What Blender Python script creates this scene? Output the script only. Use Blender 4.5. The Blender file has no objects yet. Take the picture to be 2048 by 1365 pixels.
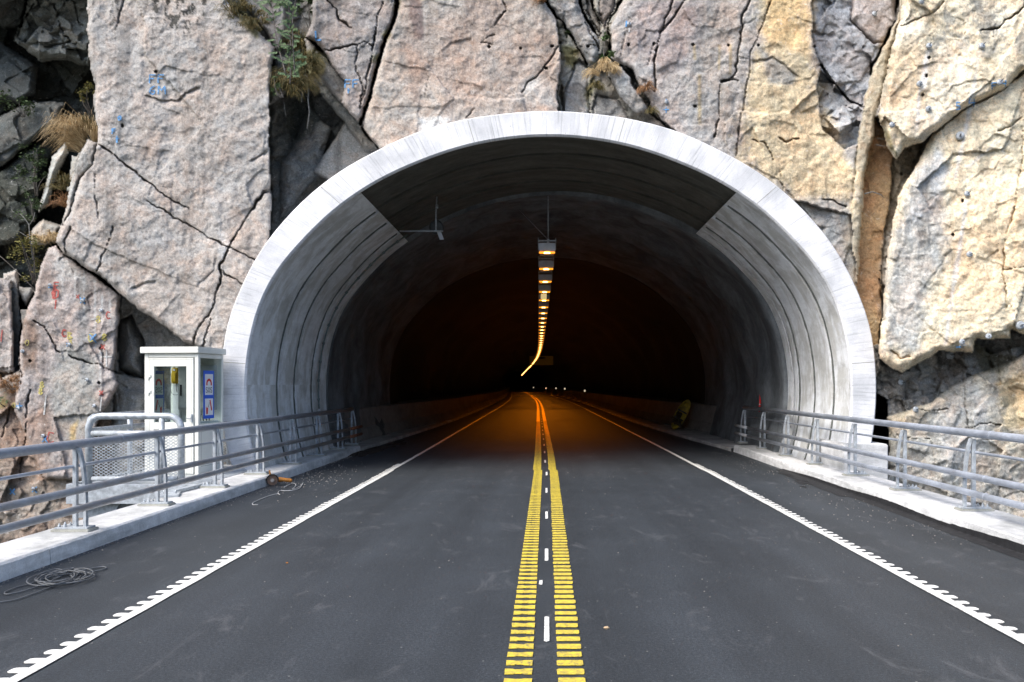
import bpy, bmesh, math, random
import numpy as np
from mathutils import Vector, Matrix
random.seed(7)
R = math.radians
sc = bpy.context.scene
COL = sc.collection
F, VX, VY, H = 1660.0, 1093.0, 770.0, 1.75      # focal length in photo px, vanishing point, eye height

def wp(u, v, d):
    return Vector(((u-VX)*d/F, d, H-(v-VY)*d/F))

# ------------------------------------------------------------------ materials
def new_mat(name):
    m = bpy.data.materials.new(name); m.use_nodes = True
    nt = m.node_tree
    b = nt.nodes['Principled BSDF']
    return m, nt, b
def N(nt, t, **kw):
    n = nt.nodes.new(t)
    for k, v in kw.items():
        if k in n.inputs.keys(): n.inputs[k].default_value = v
        else: setattr(n, k, v)
    return n
def tex(nt, kind='Object', scale=(1,1,1)):
    tc = nt.nodes.new('ShaderNodeTexCoord'); mp = nt.nodes.new('ShaderNodeMapping')
    mp.inputs['Scale'].default_value = scale
    nt.links.new(tc.outputs[kind], mp.inputs['Vector'])
    return mp.outputs['Vector']
def noise(nt, vec, scale, detail=4, rough=0.55, dist=0):
    n = N(nt, 'ShaderNodeTexNoise'); n.inputs['Scale'].default_value = scale
    n.inputs['Detail'].default_value = detail; n.inputs['Roughness'].default_value = rough
    n.inputs['Distortion'].default_value = dist
    nt.links.new(vec, n.inputs['Vector']); return n.outputs['Fac']
def ramp(nt, fac, stops):
    r = nt.nodes.new('ShaderNodeValToRGB'); e = r.color_ramp.elements
    while len(e) < len(stops): e.new(0.5)
    for i, (p, c) in enumerate(stops):
        e[i].position = p
        e[i].color = (c, c, c, 1) if isinstance(c, (int, float)) else (*c, 1)
    nt.links.new(fac, r.inputs['Fac']); return r.outputs['Color']
def mix(nt, fac, a, b, mode='MIX'):
    m = nt.nodes.new('ShaderNodeMix'); m.data_type = 'RGBA'; m.blend_type = mode
    for i, s in ((0, fac), (6, a), (7, b)):
        if isinstance(s, (int, float)): m.inputs[i].default_value = s if i == 0 else (s, s, s, 1)
        elif isinstance(s, tuple): m.inputs[i].default_value = (*s, 1)
        else: nt.links.new(s, m.inputs[i])
    return m.outputs[2]
def bump(nt, b, h, strength, dist=0.02):
    n = nt.nodes.new('ShaderNodeBump'); n.inputs['Strength'].default_value = strength
    n.inputs['Distance'].default_value = dist
    nt.links.new(h, n.inputs['Height'])
    nt.links.new(n.outputs['Normal'], b.inputs['Normal'])
    return n
def simple(name, col, rough=0.6, metal=0.0, var=0.15, scale=8, bmp=0.1, emis=None, col2=None, stretch=(1,1,1)):
    m, nt, b = new_mat(name)
    v = tex(nt, 'Object', stretch)
    n1 = noise(nt, v, scale, 5); n2 = noise(nt, v, scale*7, 3)
    c2 = col2 or tuple(c*(1-var*1.6) for c in col)
    f = ramp(nt, n1, [(0.35, 0.0), (0.65, 1.0)])
    c = mix(nt, f, c2, tuple(min(1, c*(1+var*0.4)) for c in col))
    g = ramp(nt, n2, [(0.3, 1-var), (0.7, 1.0)])
    c = mix(nt, 1.0, c, g, 'MULTIPLY')
    nt.links.new(c, b.inputs['Base Color'])
    b.inputs['Roughness'].default_value = rough; b.inputs['Metallic'].default_value = metal
    if bmp: bump(nt, b, n2, bmp, 0.01)
    if emis:
        b.inputs['Emission Color'].default_value = (*emis[0], 1); b.inputs['Emission Strength'].default_value = emis[1]
    return m

def concrete(name, col, dark, streak=(1,1,1), bmp=0.25, amt=0.6, fine=60, pits=True):
    m, nt, b = new_mat(name)
    v = tex(nt); vs = tex(nt, 'Object', streak)
    n1 = noise(nt, vs, 1.2, 7, 0.65, 0.4); n2 = noise(nt, v, 6, 6, 0.6); n3 = noise(nt, v, fine, 3)
    f = ramp(nt, n1, [(0.38, 0.0), (0.62, 1.0)])
    c = mix(nt, f, dark, col)
    g = ramp(nt, n2, [(0.3, 1-0.45*amt), (0.6, 1.0), (0.8, 1+0.12*amt)])
    c = mix(nt, 1.0, c, g, 'MULTIPLY')
    g3 = ramp(nt, n3, [(0.3, 0.86), (0.7, 1.08)])
    c = mix(nt, 1.0, c, g3, 'MULTIPLY')
    if pits:
        vo = nt.nodes.new('ShaderNodeTexVoronoi'); vo.inputs['Scale'].default_value = 9
        nt.links.new(v, vo.inputs['Vector'])
        p = ramp(nt, vo.outputs['Distance'], [(0.02, 0.45), (0.07, 1.0)])
        c = mix(nt, 1.0, c, p, 'MULTIPLY')
    nt.links.new(c, b.inputs['Base Color'])
    b.inputs['Roughness'].default_value = 0.85
    s = nt.nodes.new('ShaderNodeMath'); s.operation = 'ADD'
    nt.links.new(n2, s.inputs[0]); nt.links.new(n3, s.inputs[1])
    bump(nt, b, s.outputs[0], bmp, 0.02)
    return m

M = {}
M['kerb'] = concrete('kerb_concrete', (0.68,0.68,0.68), (0.40,0.405,0.40), (1,0.5,3))
M['shelf'] = concrete('shelf_concrete', (0.50,0.49,0.47), (0.30,0.29,0.28))
M['barrier'] = concrete('barrier_concrete', (0.30,0.285,0.26), (0.20,0.19,0.18), (1,0.4,1))
M['beam'] = concrete('bridge_concrete', (0.4,0.4,0.39), (0.25,0.25,0.25))
M['grout'] = concrete('grout', (0.42,0.42,0.38), (0.3,0.3,0.27), pits=False)
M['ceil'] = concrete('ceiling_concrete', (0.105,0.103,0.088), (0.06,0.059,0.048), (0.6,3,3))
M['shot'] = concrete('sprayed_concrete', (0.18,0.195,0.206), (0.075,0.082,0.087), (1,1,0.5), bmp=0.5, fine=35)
M['deep'] = concrete('gloom_black_tunnel_rock', (0.009,0.0105,0.012), (0.006,0.007,0.008), bmp=0.4, pits=False)  # rock colour taken down to near-black, standing in for the unlit depth
M['gal'] = simple('galvanised_steel', (0.48,0.52,0.56), 0.42, 0.2, 0.22, 14, 0.05)
M['galp'] = simple('bright_galvanised_steel', (0.56,0.60,0.66), 0.45, 0.15, 0.22, 11, 0.06)
M['rail'] = simple('weathered_rail_steel', (0.38,0.42,0.49), 0.42, 0.1, 0.25, 5, 0.05, col2=(0.44,0.46,0.51), stretch=(1,0.5,1))
M['rail2'] = simple('brushed_rail_steel', (0.50,0.53,0.57), 0.42, 0.1, 0.22, 6, 0.05, col2=(0.42,0.40,0.40), stretch=(1,0.4,1))
M['rail3'] = simple('pale_rail_steel', (0.54,0.59,0.68), 0.4, 0.1, 0.2, 6, 0.05, stretch=(1,0.4,1))
M['rust'] = simple('rust', (0.34,0.12,0.055), 0.8, 0.0, 0.4, 14, 0.2)
M['booth'] = simple('pale_booth_paint', (0.74,0.74,0.68), 0.35, 0, 0.04, 3, 0.0)
M['boothgap'] = simple('dark_door_joint', (0.22,0.22,0.19), 0.7, 0, 0.1)
M['grey'] = simple('grey_plastic', (0.45,0.45,0.42), 0.5, 0, 0.08)
M['black'] = simple('black_plastic', (0.02,0.02,0.022), 0.5, 0, 0.1)
M['yellow'] = simple('yellow_plastic', (0.72,0.47,0.02), 0.4, 0, 0.12)
M['dyellow'] = simple('dirty_yellow_paint', (0.62,0.43,0.03), 0.55, 0, 0.35, 6)
M['brown'] = simple('dried_mud', (0.10,0.06,0.03), 0.9, 0, 0.4, 10)
M['orange'] = simple('orange_plastic', (0.58,0.22,0.03), 0.5, 0, 0.2)
M['red'] = simple('red_paint', (0.68,0.02,0.015), 0.45, 0, 0.15)
M['blue'] = simple('sign_blue', (0.03,0.12,0.62), 0.35, 0, 0.04)
M['white'] = simple('sign_white', (0.78,0.78,0.78), 0.4, 0, 0.04)
M['cable'] = simple('grey_cable', (0.14,0.145,0.15), 0.55, 0, 0.15)
M['cord'] = simple('light_cord', (0.45,0.45,0.44), 0.6, 0, 0.15)
M['duct'] = simple('green_grey_conduit', (0.13,0.17,0.17), 0.5, 0.1, 0.2)
M['lamp'] = simple('lamp_housing', (0.55,0.56,0.60), 0.35, 0.3, 0.1)
M['darkm'] = simple('dark_steel', (0.10,0.105,0.11), 0.5, 0.4, 0.2)
M['amber'] = simple('sodium_glow', (0.9,0.5,0.1), 0.5, emis=((1.0,0.30,0.015), 0.75))
M['amberc'] = simple('sodium_glow_core', (0.9,0.7,0.4), 0.5, emis=((1.0,0.66,0.2), 3.0))
M['marker'] = simple('marker_glow', (0.8,0.8,0.7), 0.5, emis=((1.0,0.85,0.6), 0.22))
M['pyel'] = simple('road_paint_yellow', (0.70,0.53,0.045), 0.65, 0, 0.22, 24, 0.2, col2=(0.50,0.38,0.06))
M['pwht'] = simple('road_paint_white', (0.78,0.77,0.72), 0.6, 0, 0.14, 20, 0.1)
M['tar'] = simple('black_tar', (0.018,0.018,0.02), 0.7, 0, 0.4, 12, 0.4)
M['dirt'] = simple('dark_soil', (0.035,0.024,0.016), 0.95, 0, 0.4, 16, 0.4)
M['spblue'] = simple('blue_spray', (0.14,0.36,0.68), 0.8, 0, 0.35, 25)
M['spred'] = simple('red_spray', (0.50,0.11,0.09), 0.8, 0, 0.35, 25)
M['spyel'] = simple('yellow_spray', (0.60,0.52,0.16), 0.8, 0, 0.35, 25)
M['spwht'] = simple('pale_lime_wash', (0.58,0.58,0.57), 0.85, 0, 0.3, 25)
M['stone'] = simple('loose_stone', (0.42,0.38,0.34), 0.9, 0, 0.3, 15, 0.3)
M['wood'] = simple('bark', (0.19,0.17,0.15), 0.9, 0, 0.3, 20)
M['root'] = simple('root_bark', (0.22,0.22,0.21), 0.9, 0, 0.3, 20)
M['ground'] = simple('valley_ground', (0.075,0.085,0.07), 0.95, 0, 0.4, 0.05, 0.0)
for nm in ('pyel', 'pwht'):
    nt = M[nm].node_tree; b = nt.nodes['Principled BSDF']; src = b.inputs['Base Color'].links[0].from_socket
    wv = noise(nt, tex(nt), 42, 6, 0.75); wl = noise(nt, tex(nt, 'Object', (1,0.3,1)), 1.1, 4, 0.6)
    wm = mix(nt, 1.0, ramp(nt, wv, [(0.50, 0.0), (0.62, 1.0)]), ramp(nt, wl, [(0.42, 0.15), (0.65, 1.0)]), 'MULTIPLY')
    nt.links.new(mix(nt, wm, src, (0.09,0.09,0.085)), b.inputs['Base Color'])
def leafm(name, c, c2):
    m, nt, b = new_mat(name)
    g = nt.nodes.new('ShaderNodeNewGeometry')
    r = ramp(nt, g.outputs['Random Per Island'], [(0.0, c), (1.0, c2)])
    nt.links.new(r, b.inputs['Base Color']); b.inputs['Roughness'].default_value = 0.65
    return m
M['leafg'] = leafm('green_leaf', (0.055,0.11,0.04), (0.18,0.26,0.12))
M['leafd'] = leafm('dark_leaf', (0.03,0.06,0.02), (0.085,0.13,0.05))
M['leafy'] = leafm('yellowing_leaf', (0.09,0.11,0.03), (0.26,0.22,0.06))
M['grassg'] = leafm('golden_grass', (0.32,0.22,0.10), (0.62,0.46,0.25))
M['grassm'] = leafm('mossy_grass', (0.05,0.055,0.015), (0.20,0.14,0.04))
M['grassr'] = leafm('rusty_grass', (0.16,0.07,0.025), (0.35,0.19,0.08))

def glass():
    m, nt, b = new_mat('window_glass')
    b.inputs['Base Color'].default_value = (0.9,0.95,0.95,1)
    b.inputs['Roughness'].default_value = 0.03
    tr = nt.nodes.new('ShaderNodeBsdfTransparent'); tr.inputs['Color'].default_value = (0.86,0.9,0.9,1)
    gl = nt.nodes.new('ShaderNodeBsdfGlossy'); gl.inputs['Roughness'].default_value = 0.03
    lw = nt.nodes.new('ShaderNodeLayerWeight'); lw.inputs['Blend'].default_value = 0.5
    fr = nt.nodes.new('ShaderNodeMath'); fr.operation = 'POWER'; fr.inputs[1].default_value = 4.0; nt.links.new(lw.outputs['Facing'], fr.inputs[0])
    fm = nt.nodes.new('ShaderNodeMath'); fm.operation = 'MULTIPLY_ADD'; fm.inputs[1].default_value = 0.25; fm.inputs[2].default_value = 0.025; nt.links.new(fr.outputs[0], fm.inputs[0]); fr = fm
    mx = nt.nodes.new('ShaderNodeMixShader')
    nt.links.new(fr.outputs[0], mx.inputs[0]); nt.links.new(tr.outputs[0], mx.inputs[1]); nt.links.new(gl.outputs[0], mx.inputs[2])
    nt.links.new(mx.outputs[0], nt.nodes['Material Output'].inputs['Surface'])
    return m
M['glass'] = glass()

def asphalt():
    m, nt, b = new_mat('asphalt')
    v = tex(nt); vl = tex(nt, 'Object', (1,0.12,1))
    n1 = noise(nt, v, 0.9, 5, 0.6); n2 = noise(nt, vl, 2.2, 4, 0.6); n3 = noise(nt, v, 120, 3, 0.7); n4 = noise(nt, v, 45, 4, 0.8)
    c = ramp(nt, n3, [(0.28, (0.008,0.010,0.012)), (0.52, (0.0235,0.028,0.033)), (0.75, (0.075,0.085,0.096))])
    c = mix(nt, 1.0, c, ramp(nt, n4, [(0.33, 0.50), (0.5, 1.0), (0.68, 1.7)]), 'MULTIPLY')
    g = ramp(nt, n1, [(0.3, 0.88), (0.7, 1.14)]); c = mix(nt, 1.0, c, g, 'MULTIPLY')
    g = ramp(nt, n2, [(0.35, 0.88), (0.65, 1.12)]); c = mix(nt, 1.0, c, g, 'MULTIPLY')
    vo = nt.nodes.new('ShaderNodeTexVoronoi'); vo.inputs['Scale'].default_value = 11
    nt.links.new(v, vo.inputs['Vector'])
    sp = ramp(nt, vo.outputs['Distance'], [(0.05, 1.0), (0.10, 0.0)])
    hv = ramp(nt, vo.outputs['Color'], [(0.62, 0.0), (0.72, 1.0)])
    f = mix(nt, 1.0, sp, hv, 'MULTIPLY')
    dn = noise(nt, v, 1.7, 5, 0.7)
    dust = ramp(nt, dn, [(0.40, 0.25), (0.66, 1.0)])
    f = mix(nt, 1.0, f, dust, 'MULTIPLY')
    c = mix(nt, f, c, (0.34,0.33,0.31))
    wt = noise(nt, tex(nt, 'Object', (1.1,0.015,1)), 1.3, 3, 0.5)
    c = mix(nt, 1.0, c, ramp(nt, wt, [(0.35, 0.86), (0.65, 1.22)]), 'MULTIPLY')
    # pale dust scuffs
    d2 = noise(nt, tex(nt, 'Object', (1,0.5,1)), 2.6, 8, 0.75, 1.0)
    c = mix(nt, ramp(nt, d2, [(0.56, 0.0), (0.80, 0.6)]), c, (0.15,0.15,0.155))
    nt.links.new(c, b.inputs['Base Color'])
    b.inputs['Roughness'].default_value = 0.6
    b.inputs['Specular IOR Level'].default_value = 0.5
    bump(nt, b, n4, 0.35, 0.008)
    return m
M['asphalt'] = asphalt()

def portal_face(name, col, dark, radial=True):
    """board-marked concrete: joints run radially on the face, or round the arch inside"""
    m, nt, b = new_mat(name)
    tc = nt.nodes.new('ShaderNodeTexCoord'); sep = nt.nodes.new('ShaderNodeSeparateXYZ')
    nt.links.new(tc.outputs['Object'], sep.inputs[0])
    at = nt.nodes.new('ShaderNodeMath'); at.operation = 'ARCTAN2'
    nt.links.new(sep.outputs['Z'], at.inputs[0]); nt.links.new(sep.outputs['X'], at.inputs[1])
    ln = nt.nodes.new('ShaderNodeVectorMath'); ln.operation = 'LENGTH'
    cx = nt.nodes.new('ShaderNodeCombineXYZ'); nt.links.new(sep.outputs['X'], cx.inputs[0]); nt.links.new(sep.outputs['Z'], cx.inputs[1])
    nt.links.new(cx.outputs[0], ln.inputs[0])
    co = nt.nodes.new('ShaderNodeCombineXYZ')
    nt.links.new(at.outputs[0], co.inputs[0]); nt.links.new(ln.outputs['Value'], co.inputs[1]); nt.links.new(sep.outputs['Y'], co.inputs[2])
    mp = nt.nodes.new('ShaderNodeMapping'); nt.links.new(co.outputs[0], mp.inputs['Vector'])
    mp.inputs['Scale'].default_value = (150, 0.9, 0.9) if radial else (26, 1, 1.6)
    v = mp.outputs['Vector']
    n1 = noise(nt, v, 1.0, 4, 0.6, 0.3)
    mp2 = nt.nodes.new('ShaderNodeMapping'); nt.links.new(co.outputs[0], mp2.inputs['Vector'])
    mp2.inputs['Scale'].default_value = (9, 1.0, 1.2) if radial else (7, 1, 2.6)
    n2 = noise(nt, mp2.outputs['Vector'], 1.0, 6, 0.65, 0.3)
    vo = tex(nt)
    n3 = noise(nt, vo, 45, 4, 0.6); n0 = noise(nt, vo, 0.8, 4, 0.6)
    if radial:
        f = ramp(nt, n2, [(0.35, 0.0), (0.6, 1.0)])
        c = mix(nt, f, dark, col)
        g = ramp(nt, n1, [(0.33, 0.70), (0.43, 0.97), (0.7, 1.03)])
    else:
        f = ramp(nt, n2, [(0.42, 0.0), (0.56, 1.0)])
        c = mix(nt, f, dark, col)
        w = ramp(nt, n1, [(0.55, 0.0), (0.68, 0.75)])
        c = mix(nt, w, c, (0.62,0.63,0.64))
        g = ramp(nt, n1, [(0.25, 0.8), (0.5, 1.0)])
    c = mix(nt, 1.0, c, g, 'MULTIPLY')
    c = mix(nt, 1.0, c, ramp(nt, n0, [(0.3, 0.84), (0.7, 1.06)]), 'MULTIPLY')
    c = mix(nt, 1.0, c, ramp(nt, n3, [(0.3, 0.9), (0.7, 1.05)]), 'MULTIPLY')
    if radial:
        vr = nt.nodes.new('ShaderNodeTexVoronoi'); vr.inputs['Scale'].default_value = 5
        nt.links.new(vo, vr.inputs['Vector'])
        c = mix(nt, 1.0, c, ramp(nt, vr.outputs['Distance'], [(0.02, 0.55), (0.08, 1.0)]), 'MULTIPLY')
    nt.links.new(c, b.inputs['Base Color']); b.inputs['Roughness'].default_value = 0.8
    bump(nt, b, n1, 0.5, 0.012)
    return m
M['face'] = portal_face('board_marked_concrete', (0.74,0.74,0.755), (0.52,0.53,0.55))
M['rings'] = portal_face('stained_wall_concrete', (0.78,0.80,0.82), (0.54,0.54,0.52), False)

def rock_mat():
    m, nt, b = new_mat('cliff_rock')
    at = nt.nodes.new('ShaderNodeAttribute'); at.attribute_name = 'Col'
    v = tex(nt)
    c = at.outputs['Color']
    n1 = noise(nt, v, 0.9, 6, 0.62, 0.5); n2 = noise(nt, v, 4.5, 8, 0.72, 0.9); n3 = noise(nt, v, 26, 6, 0.75, 0.4); n4 = noise(nt, v, 11, 6, 0.7, 0.5)
    hue = noise(nt, v, 2.3, 6, 0.7, 0.6)
    t = ramp(nt, hue, [(0.36, (0.94,1.0,1.05)), (0.5, (1,1,1)), (0.66, (1.10,0.98,0.91))])
    c = mix(nt, 1.0, c, t, 'MULTIPLY')
    c = mix(nt, 1.0, c, ramp(nt, n1, [(0.3, 0.88), (0.7, 1.12)]), 'MULTIPLY')
    c = mix(nt, 1.0, c, ramp(nt, n2, [(0.3, 0.78), (0.48, 1.0), (0.72, 1.18)]), 'MULTIPLY')
    c = mix(nt, 1.0, c, ramp(nt, n3, [(0.34, 0.64), (0.5, 1.0), (0.66, 1.34)]), 'MULTIPLY')
    sk = noise(nt, tex(nt, 'Object', (1.6,1.6,0.16)), 1.5, 6, 0.65, 0.3)
    c = mix(nt, 1.0, c, ramp(nt, sk, [(0.33, 0.62), (0.47, 1.0), (0.7, 1.08)]), 'MULTIPLY')
    lc = noise(nt, v, 1.4, 8, 0.75, 0.8)
    c = mix(nt, ramp(nt, lc, [(0.60, 0.0), (0.72, 0.4)]), c, (0.50,0.50,0.48))
    # pale lichen crumbs and dark pits
    c = mix(nt, ramp(nt, n4, [(0.60, 0.0), (0.70, 0.6)]), c, (0.62,0.60,0.57))
    c = mix(nt, ramp(nt, n4, [(0.30, 0.55), (0.38, 0.0)]), c, (0.06,0.055,0.05))
    nt.links.new(c, b.inputs['Base Color']); b.inputs['Roughness'].default_value = 0.9
    b.inputs['Specular IOR Level'].default_value = 0.25
    s = nt.nodes.new('ShaderNodeMath'); s.operation = 'MULTIPLY_ADD'
    nt.links.new(n2, s.inputs[0]); s.inputs[1].default_value = 1.0; nt.links.new(n3, s.inputs[2])
    bump(nt, b, s.outputs[0], 0.68, 0.03)
    return m
M['rock'] = rock_mat()

# ------------------------------------------------------------------ mesh helpers
class MB:
    def __init__(s): s.v = []; s.f = []; s.sm = []
    def add(s, vs, fs, smooth=False):
        o = len(s.v); s.v += [tuple(p) for p in vs]; s.f += [tuple(i+o for i in f) for f in fs]; s.sm += [smooth]*len(fs)
        return s
    def box(s, x0, x1, y0, y1, z0, z1, mtx=None):
        vs = [Vector(p) for p in ((x0,y0,z0),(x1,y0,z0),(x1,y1,z0),(x0,y1,z0),(x0,y0,z1),(x1,y0,z1),(x1,y1,z1),(x0,y1,z1))]
        if mtx: vs = [mtx @ p for p in vs]
        return s.add(vs, [(0,3,2,1),(4,5,6,7),(0,1,5,4),(1,2,6,5),(2,3,7,6),(3,0,4,7)])
    def bbox(s, x0, x1, y0, y1, z0, z1, r=0.01, mtx=None):
        bm = bmesh.new(); bmesh.ops.create_cube(bm, size=1)
        for v in bm.verts: v.co = Vector(((x0+x1)/2+v.co.x*(x1-x0), (y0+y1)/2+v.co.y*(y1-y0), (z0+z1)/2+v.co.z*(z1-z0)))
        bmesh.ops.bevel(bm, geom=bm.edges[:], offset=r, segments=2, affect='EDGES')
        bm.verts.index_update()
        vs = [(mtx @ v.co) if mtx else v.co.copy() for v in bm.verts]
        s.add(vs, [tuple(v.index for v in f.verts) for f in bm.faces]); bm.free(); return s
    def tube(s, pts, r, n=12, caps=True, closed=False, flat=None):
        pts = [Vector(p) for p in pts]; K = len(pts)
        rr = r if isinstance(r, (list, tuple)) else [r]*K
        vs = []; up = None
        for i, p in enumerate(pts):
            a = pts[i-1] if (i > 0 or closed) else p
            c = pts[(i+1) % K] if (i < K-1 or closed) else p
            t = (c-a).normalized()
            if up is None:
                up = Vector((0,0,1)) if abs(t.z) < 0.9 else Vector((1,0,0))
            sx = t.cross(up).normalized(); up = sx.cross(t).normalized()
            for k in range(n):
                an = 2*math.pi*k/n
                vs.append(p + (sx*math.cos(an) + up*math.sin(an))*rr[i])
        fs = []
        for i in range(K if closed else K-1):
            j = (i+1) % K
            for k in range(n):
                k2 = (k+1) % n
                fs.append((i*n+k, i*n+k2, j*n+k2, j*n+k))
        s.add(vs, fs, True)
        if caps and not closed:
            o = len(s.v)-len(vs)
            s.f += [tuple(o+k for k in range(n))[::-1], tuple(o+(K-1)*n+k for k in range(n))]; s.sm += [False]*2
        return s
    def disc(s, c, axis, r, th, n=20):
        c = Vector(c); a = Vector(axis).normalized()
        return s.tube([c, c+a*th], r, n)
    def prism(s, pts, d):
        """planar polygon extruded by vector d"""
        pts = [Vector(p) for p in pts]; n = len(pts); d = Vector(d)
        vs = pts+[p+d for p in pts]
        fs = [tuple(range(n))[::-1], tuple(range(n, 2*n))]+[(i,(i+1)%n,(i+1)%n+n,i+n) for i in range(n)]
        return s.add(vs, fs)
    def grid(s, rows, smooth=True):
        n = len(rows[0]); vs = [p for r in rows for p in r]; fs = []
        for i in range(len(rows)-1):
            for j in range(n-1):
                fs.append((i*n+j, i*n+j+1, (i+1)*n+j+1, (i+1)*n+j))
        return s.add(vs, fs, smooth)
    def build(s, name, mat, parent=None, loc=None):
        me = bpy.data.meshes.new(name); me.from_pydata(s.v, [], s.f); me.update()
        me.polygons.foreach_set('use_smooth', s.sm)
        me.materials.append(mat)
        o = bpy.data.objects.new(name, me); COL.objects.link(o)
        if parent: o.parent = parent
        if loc: o.location = loc
        return o
def tag(o, label=None, cat=None, group=None, kind=None):
    if label: o['label'] = label
    if cat: o['category'] = cat
    if group: o['group'] = group
    if kind: o['kind'] = kind
    return o
def empty(name, loc=(0,0,0), rz=0):
    o = bpy.data.objects.new(name, None); COL.objects.link(o)
    o.location = loc; o.rotation_euler = (0,0,rz); o.empty_display_size = 0.2
    return o
def copy_tree(o, parent=None):
    c = o.copy(); COL.objects.link(c); c.parent = parent
    for ch in list(o.children): copy_tree(ch, c)
    return c
def bez(p0, p1, p2, n=8):
    p0, p1, p2 = map(Vector, (p0,p1,p2))
    return [(p0*(1-t)**2+p1*2*t*(1-t)+p2*t*t) for t in [i/n for i in range(n+1)]]

def interp(x, xs, ys): return float(np.interp(x, xs, ys))
def smooth_interp(x, xs, ys):
    # small box average keeps the curve free of kinks
    w_ = min(10, max(3, x/8)); return sum(interp(x+o*w_, xs, ys) for o in (-1,-.5,0,.5,1))/5
LD = [0,20,62,78,92,104,115,130,150,176,220,288,400]; LV = [0,-0.03,-0.45,-0.68,-1.0,-1.35,-1.75,-2.3,-3.1,-4.2,-6.0,-8.7,-13.2]
def shift(d):                                   # the road bends gently left inside the hill
    return 0.0 if d < 17 else smooth_interp(d, LD, LV)
# ------------------------------------------------------------------ numpy noise
def h2(ix, iy, s):
    with np.errstate(over='ignore'):
        h = (ix.astype(np.int64)*374761393 + iy.astype(np.int64)*668265263 + s*362437) & 0xFFFFFFFF
        h = ((h ^ (h >> 13))*1274126177) & 0xFFFFFFFF
        h = (h ^ (h >> 16)) & 0xFFFFFFFF
        h = (h*2246822519) & 0xFFFFFFFF
        h = h ^ (h >> 15)
    return (h & 0xFFFFFF)/float(0xFFFFFF)
def vn(x, y, s):
    ix = np.floor(x); iy = np.floor(y); fx = x-ix; fy = y-iy
    fx = fx*fx*(3-2*fx); fy = fy*fy*(3-2*fy); ix = ix.astype(int); iy = iy.astype(int)
    a = h2(ix, iy, s); b = h2(ix+1, iy, s); c = h2(ix, iy+1, s); d = h2(ix+1, iy+1, s)
    return (a+(b-a)*fx)*(1-fy)+(c+(d-c)*fx)*fy
def fbm(x, y, s, o=4, g=0.5):
    r = 0; a = 1; t = 0
    for i in range(o):
        r = r+a*(vn(x, y, s+i*17)*2-1); t += a; a *= g; x = x*2.03+7.1; y = y*2.03+3.3
    return r/t
def facet(x, y, s, tilt=1.0):
    ix = np.floor(x).astype(int); iy = np.floor(y).astype(int)
    best = np.full(x.shape, 9.0); sec = np.full(x.shape, 9.0); val = np.zeros(x.shape)
    for dx in (-1,0,1):
        for dy in (-1,0,1):
            cx = ix+dx; cy = iy+dy
            px = cx+h2(cx, cy, s); py = cy+h2(cx, cy, s+1)
            d = (x-px)**2+(y-py)**2
            w = (h2(cx, cy, s+2)-0.5)+tilt*((h2(cx, cy, s+3)-0.5)*(x-px)+(h2(cx, cy, s+4)-0.5)*(y-py))*2
            m = d < best
            sec = np.where(m, best, np.minimum(sec, d)); val = np.where(m, w, val); best = np.where(m, d, best)
    return val, np.sqrt(sec)-np.sqrt(best)
def seg_dist(x, y, pts, closed=False):
    d = np.full(x.shape, 1e9); n = len(pts)
    for i in range(n if closed else n-1):
        x0, y0 = pts[i][:2]; x1, y1 = pts[(i+1) % n][:2]
        dx = x1-x0; dy = y1-y0; L = dx*dx+dy*dy+1e-9
        t = np.clip(((x-x0)*dx+(y-y0)*dy)/L, 0, 1)
        d = np.minimum(d, np.hypot(x-x0-t*dx, y-y0-t*dy))
    return d
def sdist(x, y, poly):
    ins = np.zeros(x.shape, bool); n = len(poly)
    for i in range(n):
        x0, y0 = poly[i]; x1, y1 = poly[(i+1) % n]
        if y0 == y1: continue
        c = ((y0 > y) != (y1 > y)) & (x < (x1-x0)*(y-y0)/(y1-y0)+x0)
        ins ^= c
    d = seg_dist(x, y, poly, True)
    return np.where(ins, d, -d)

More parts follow.
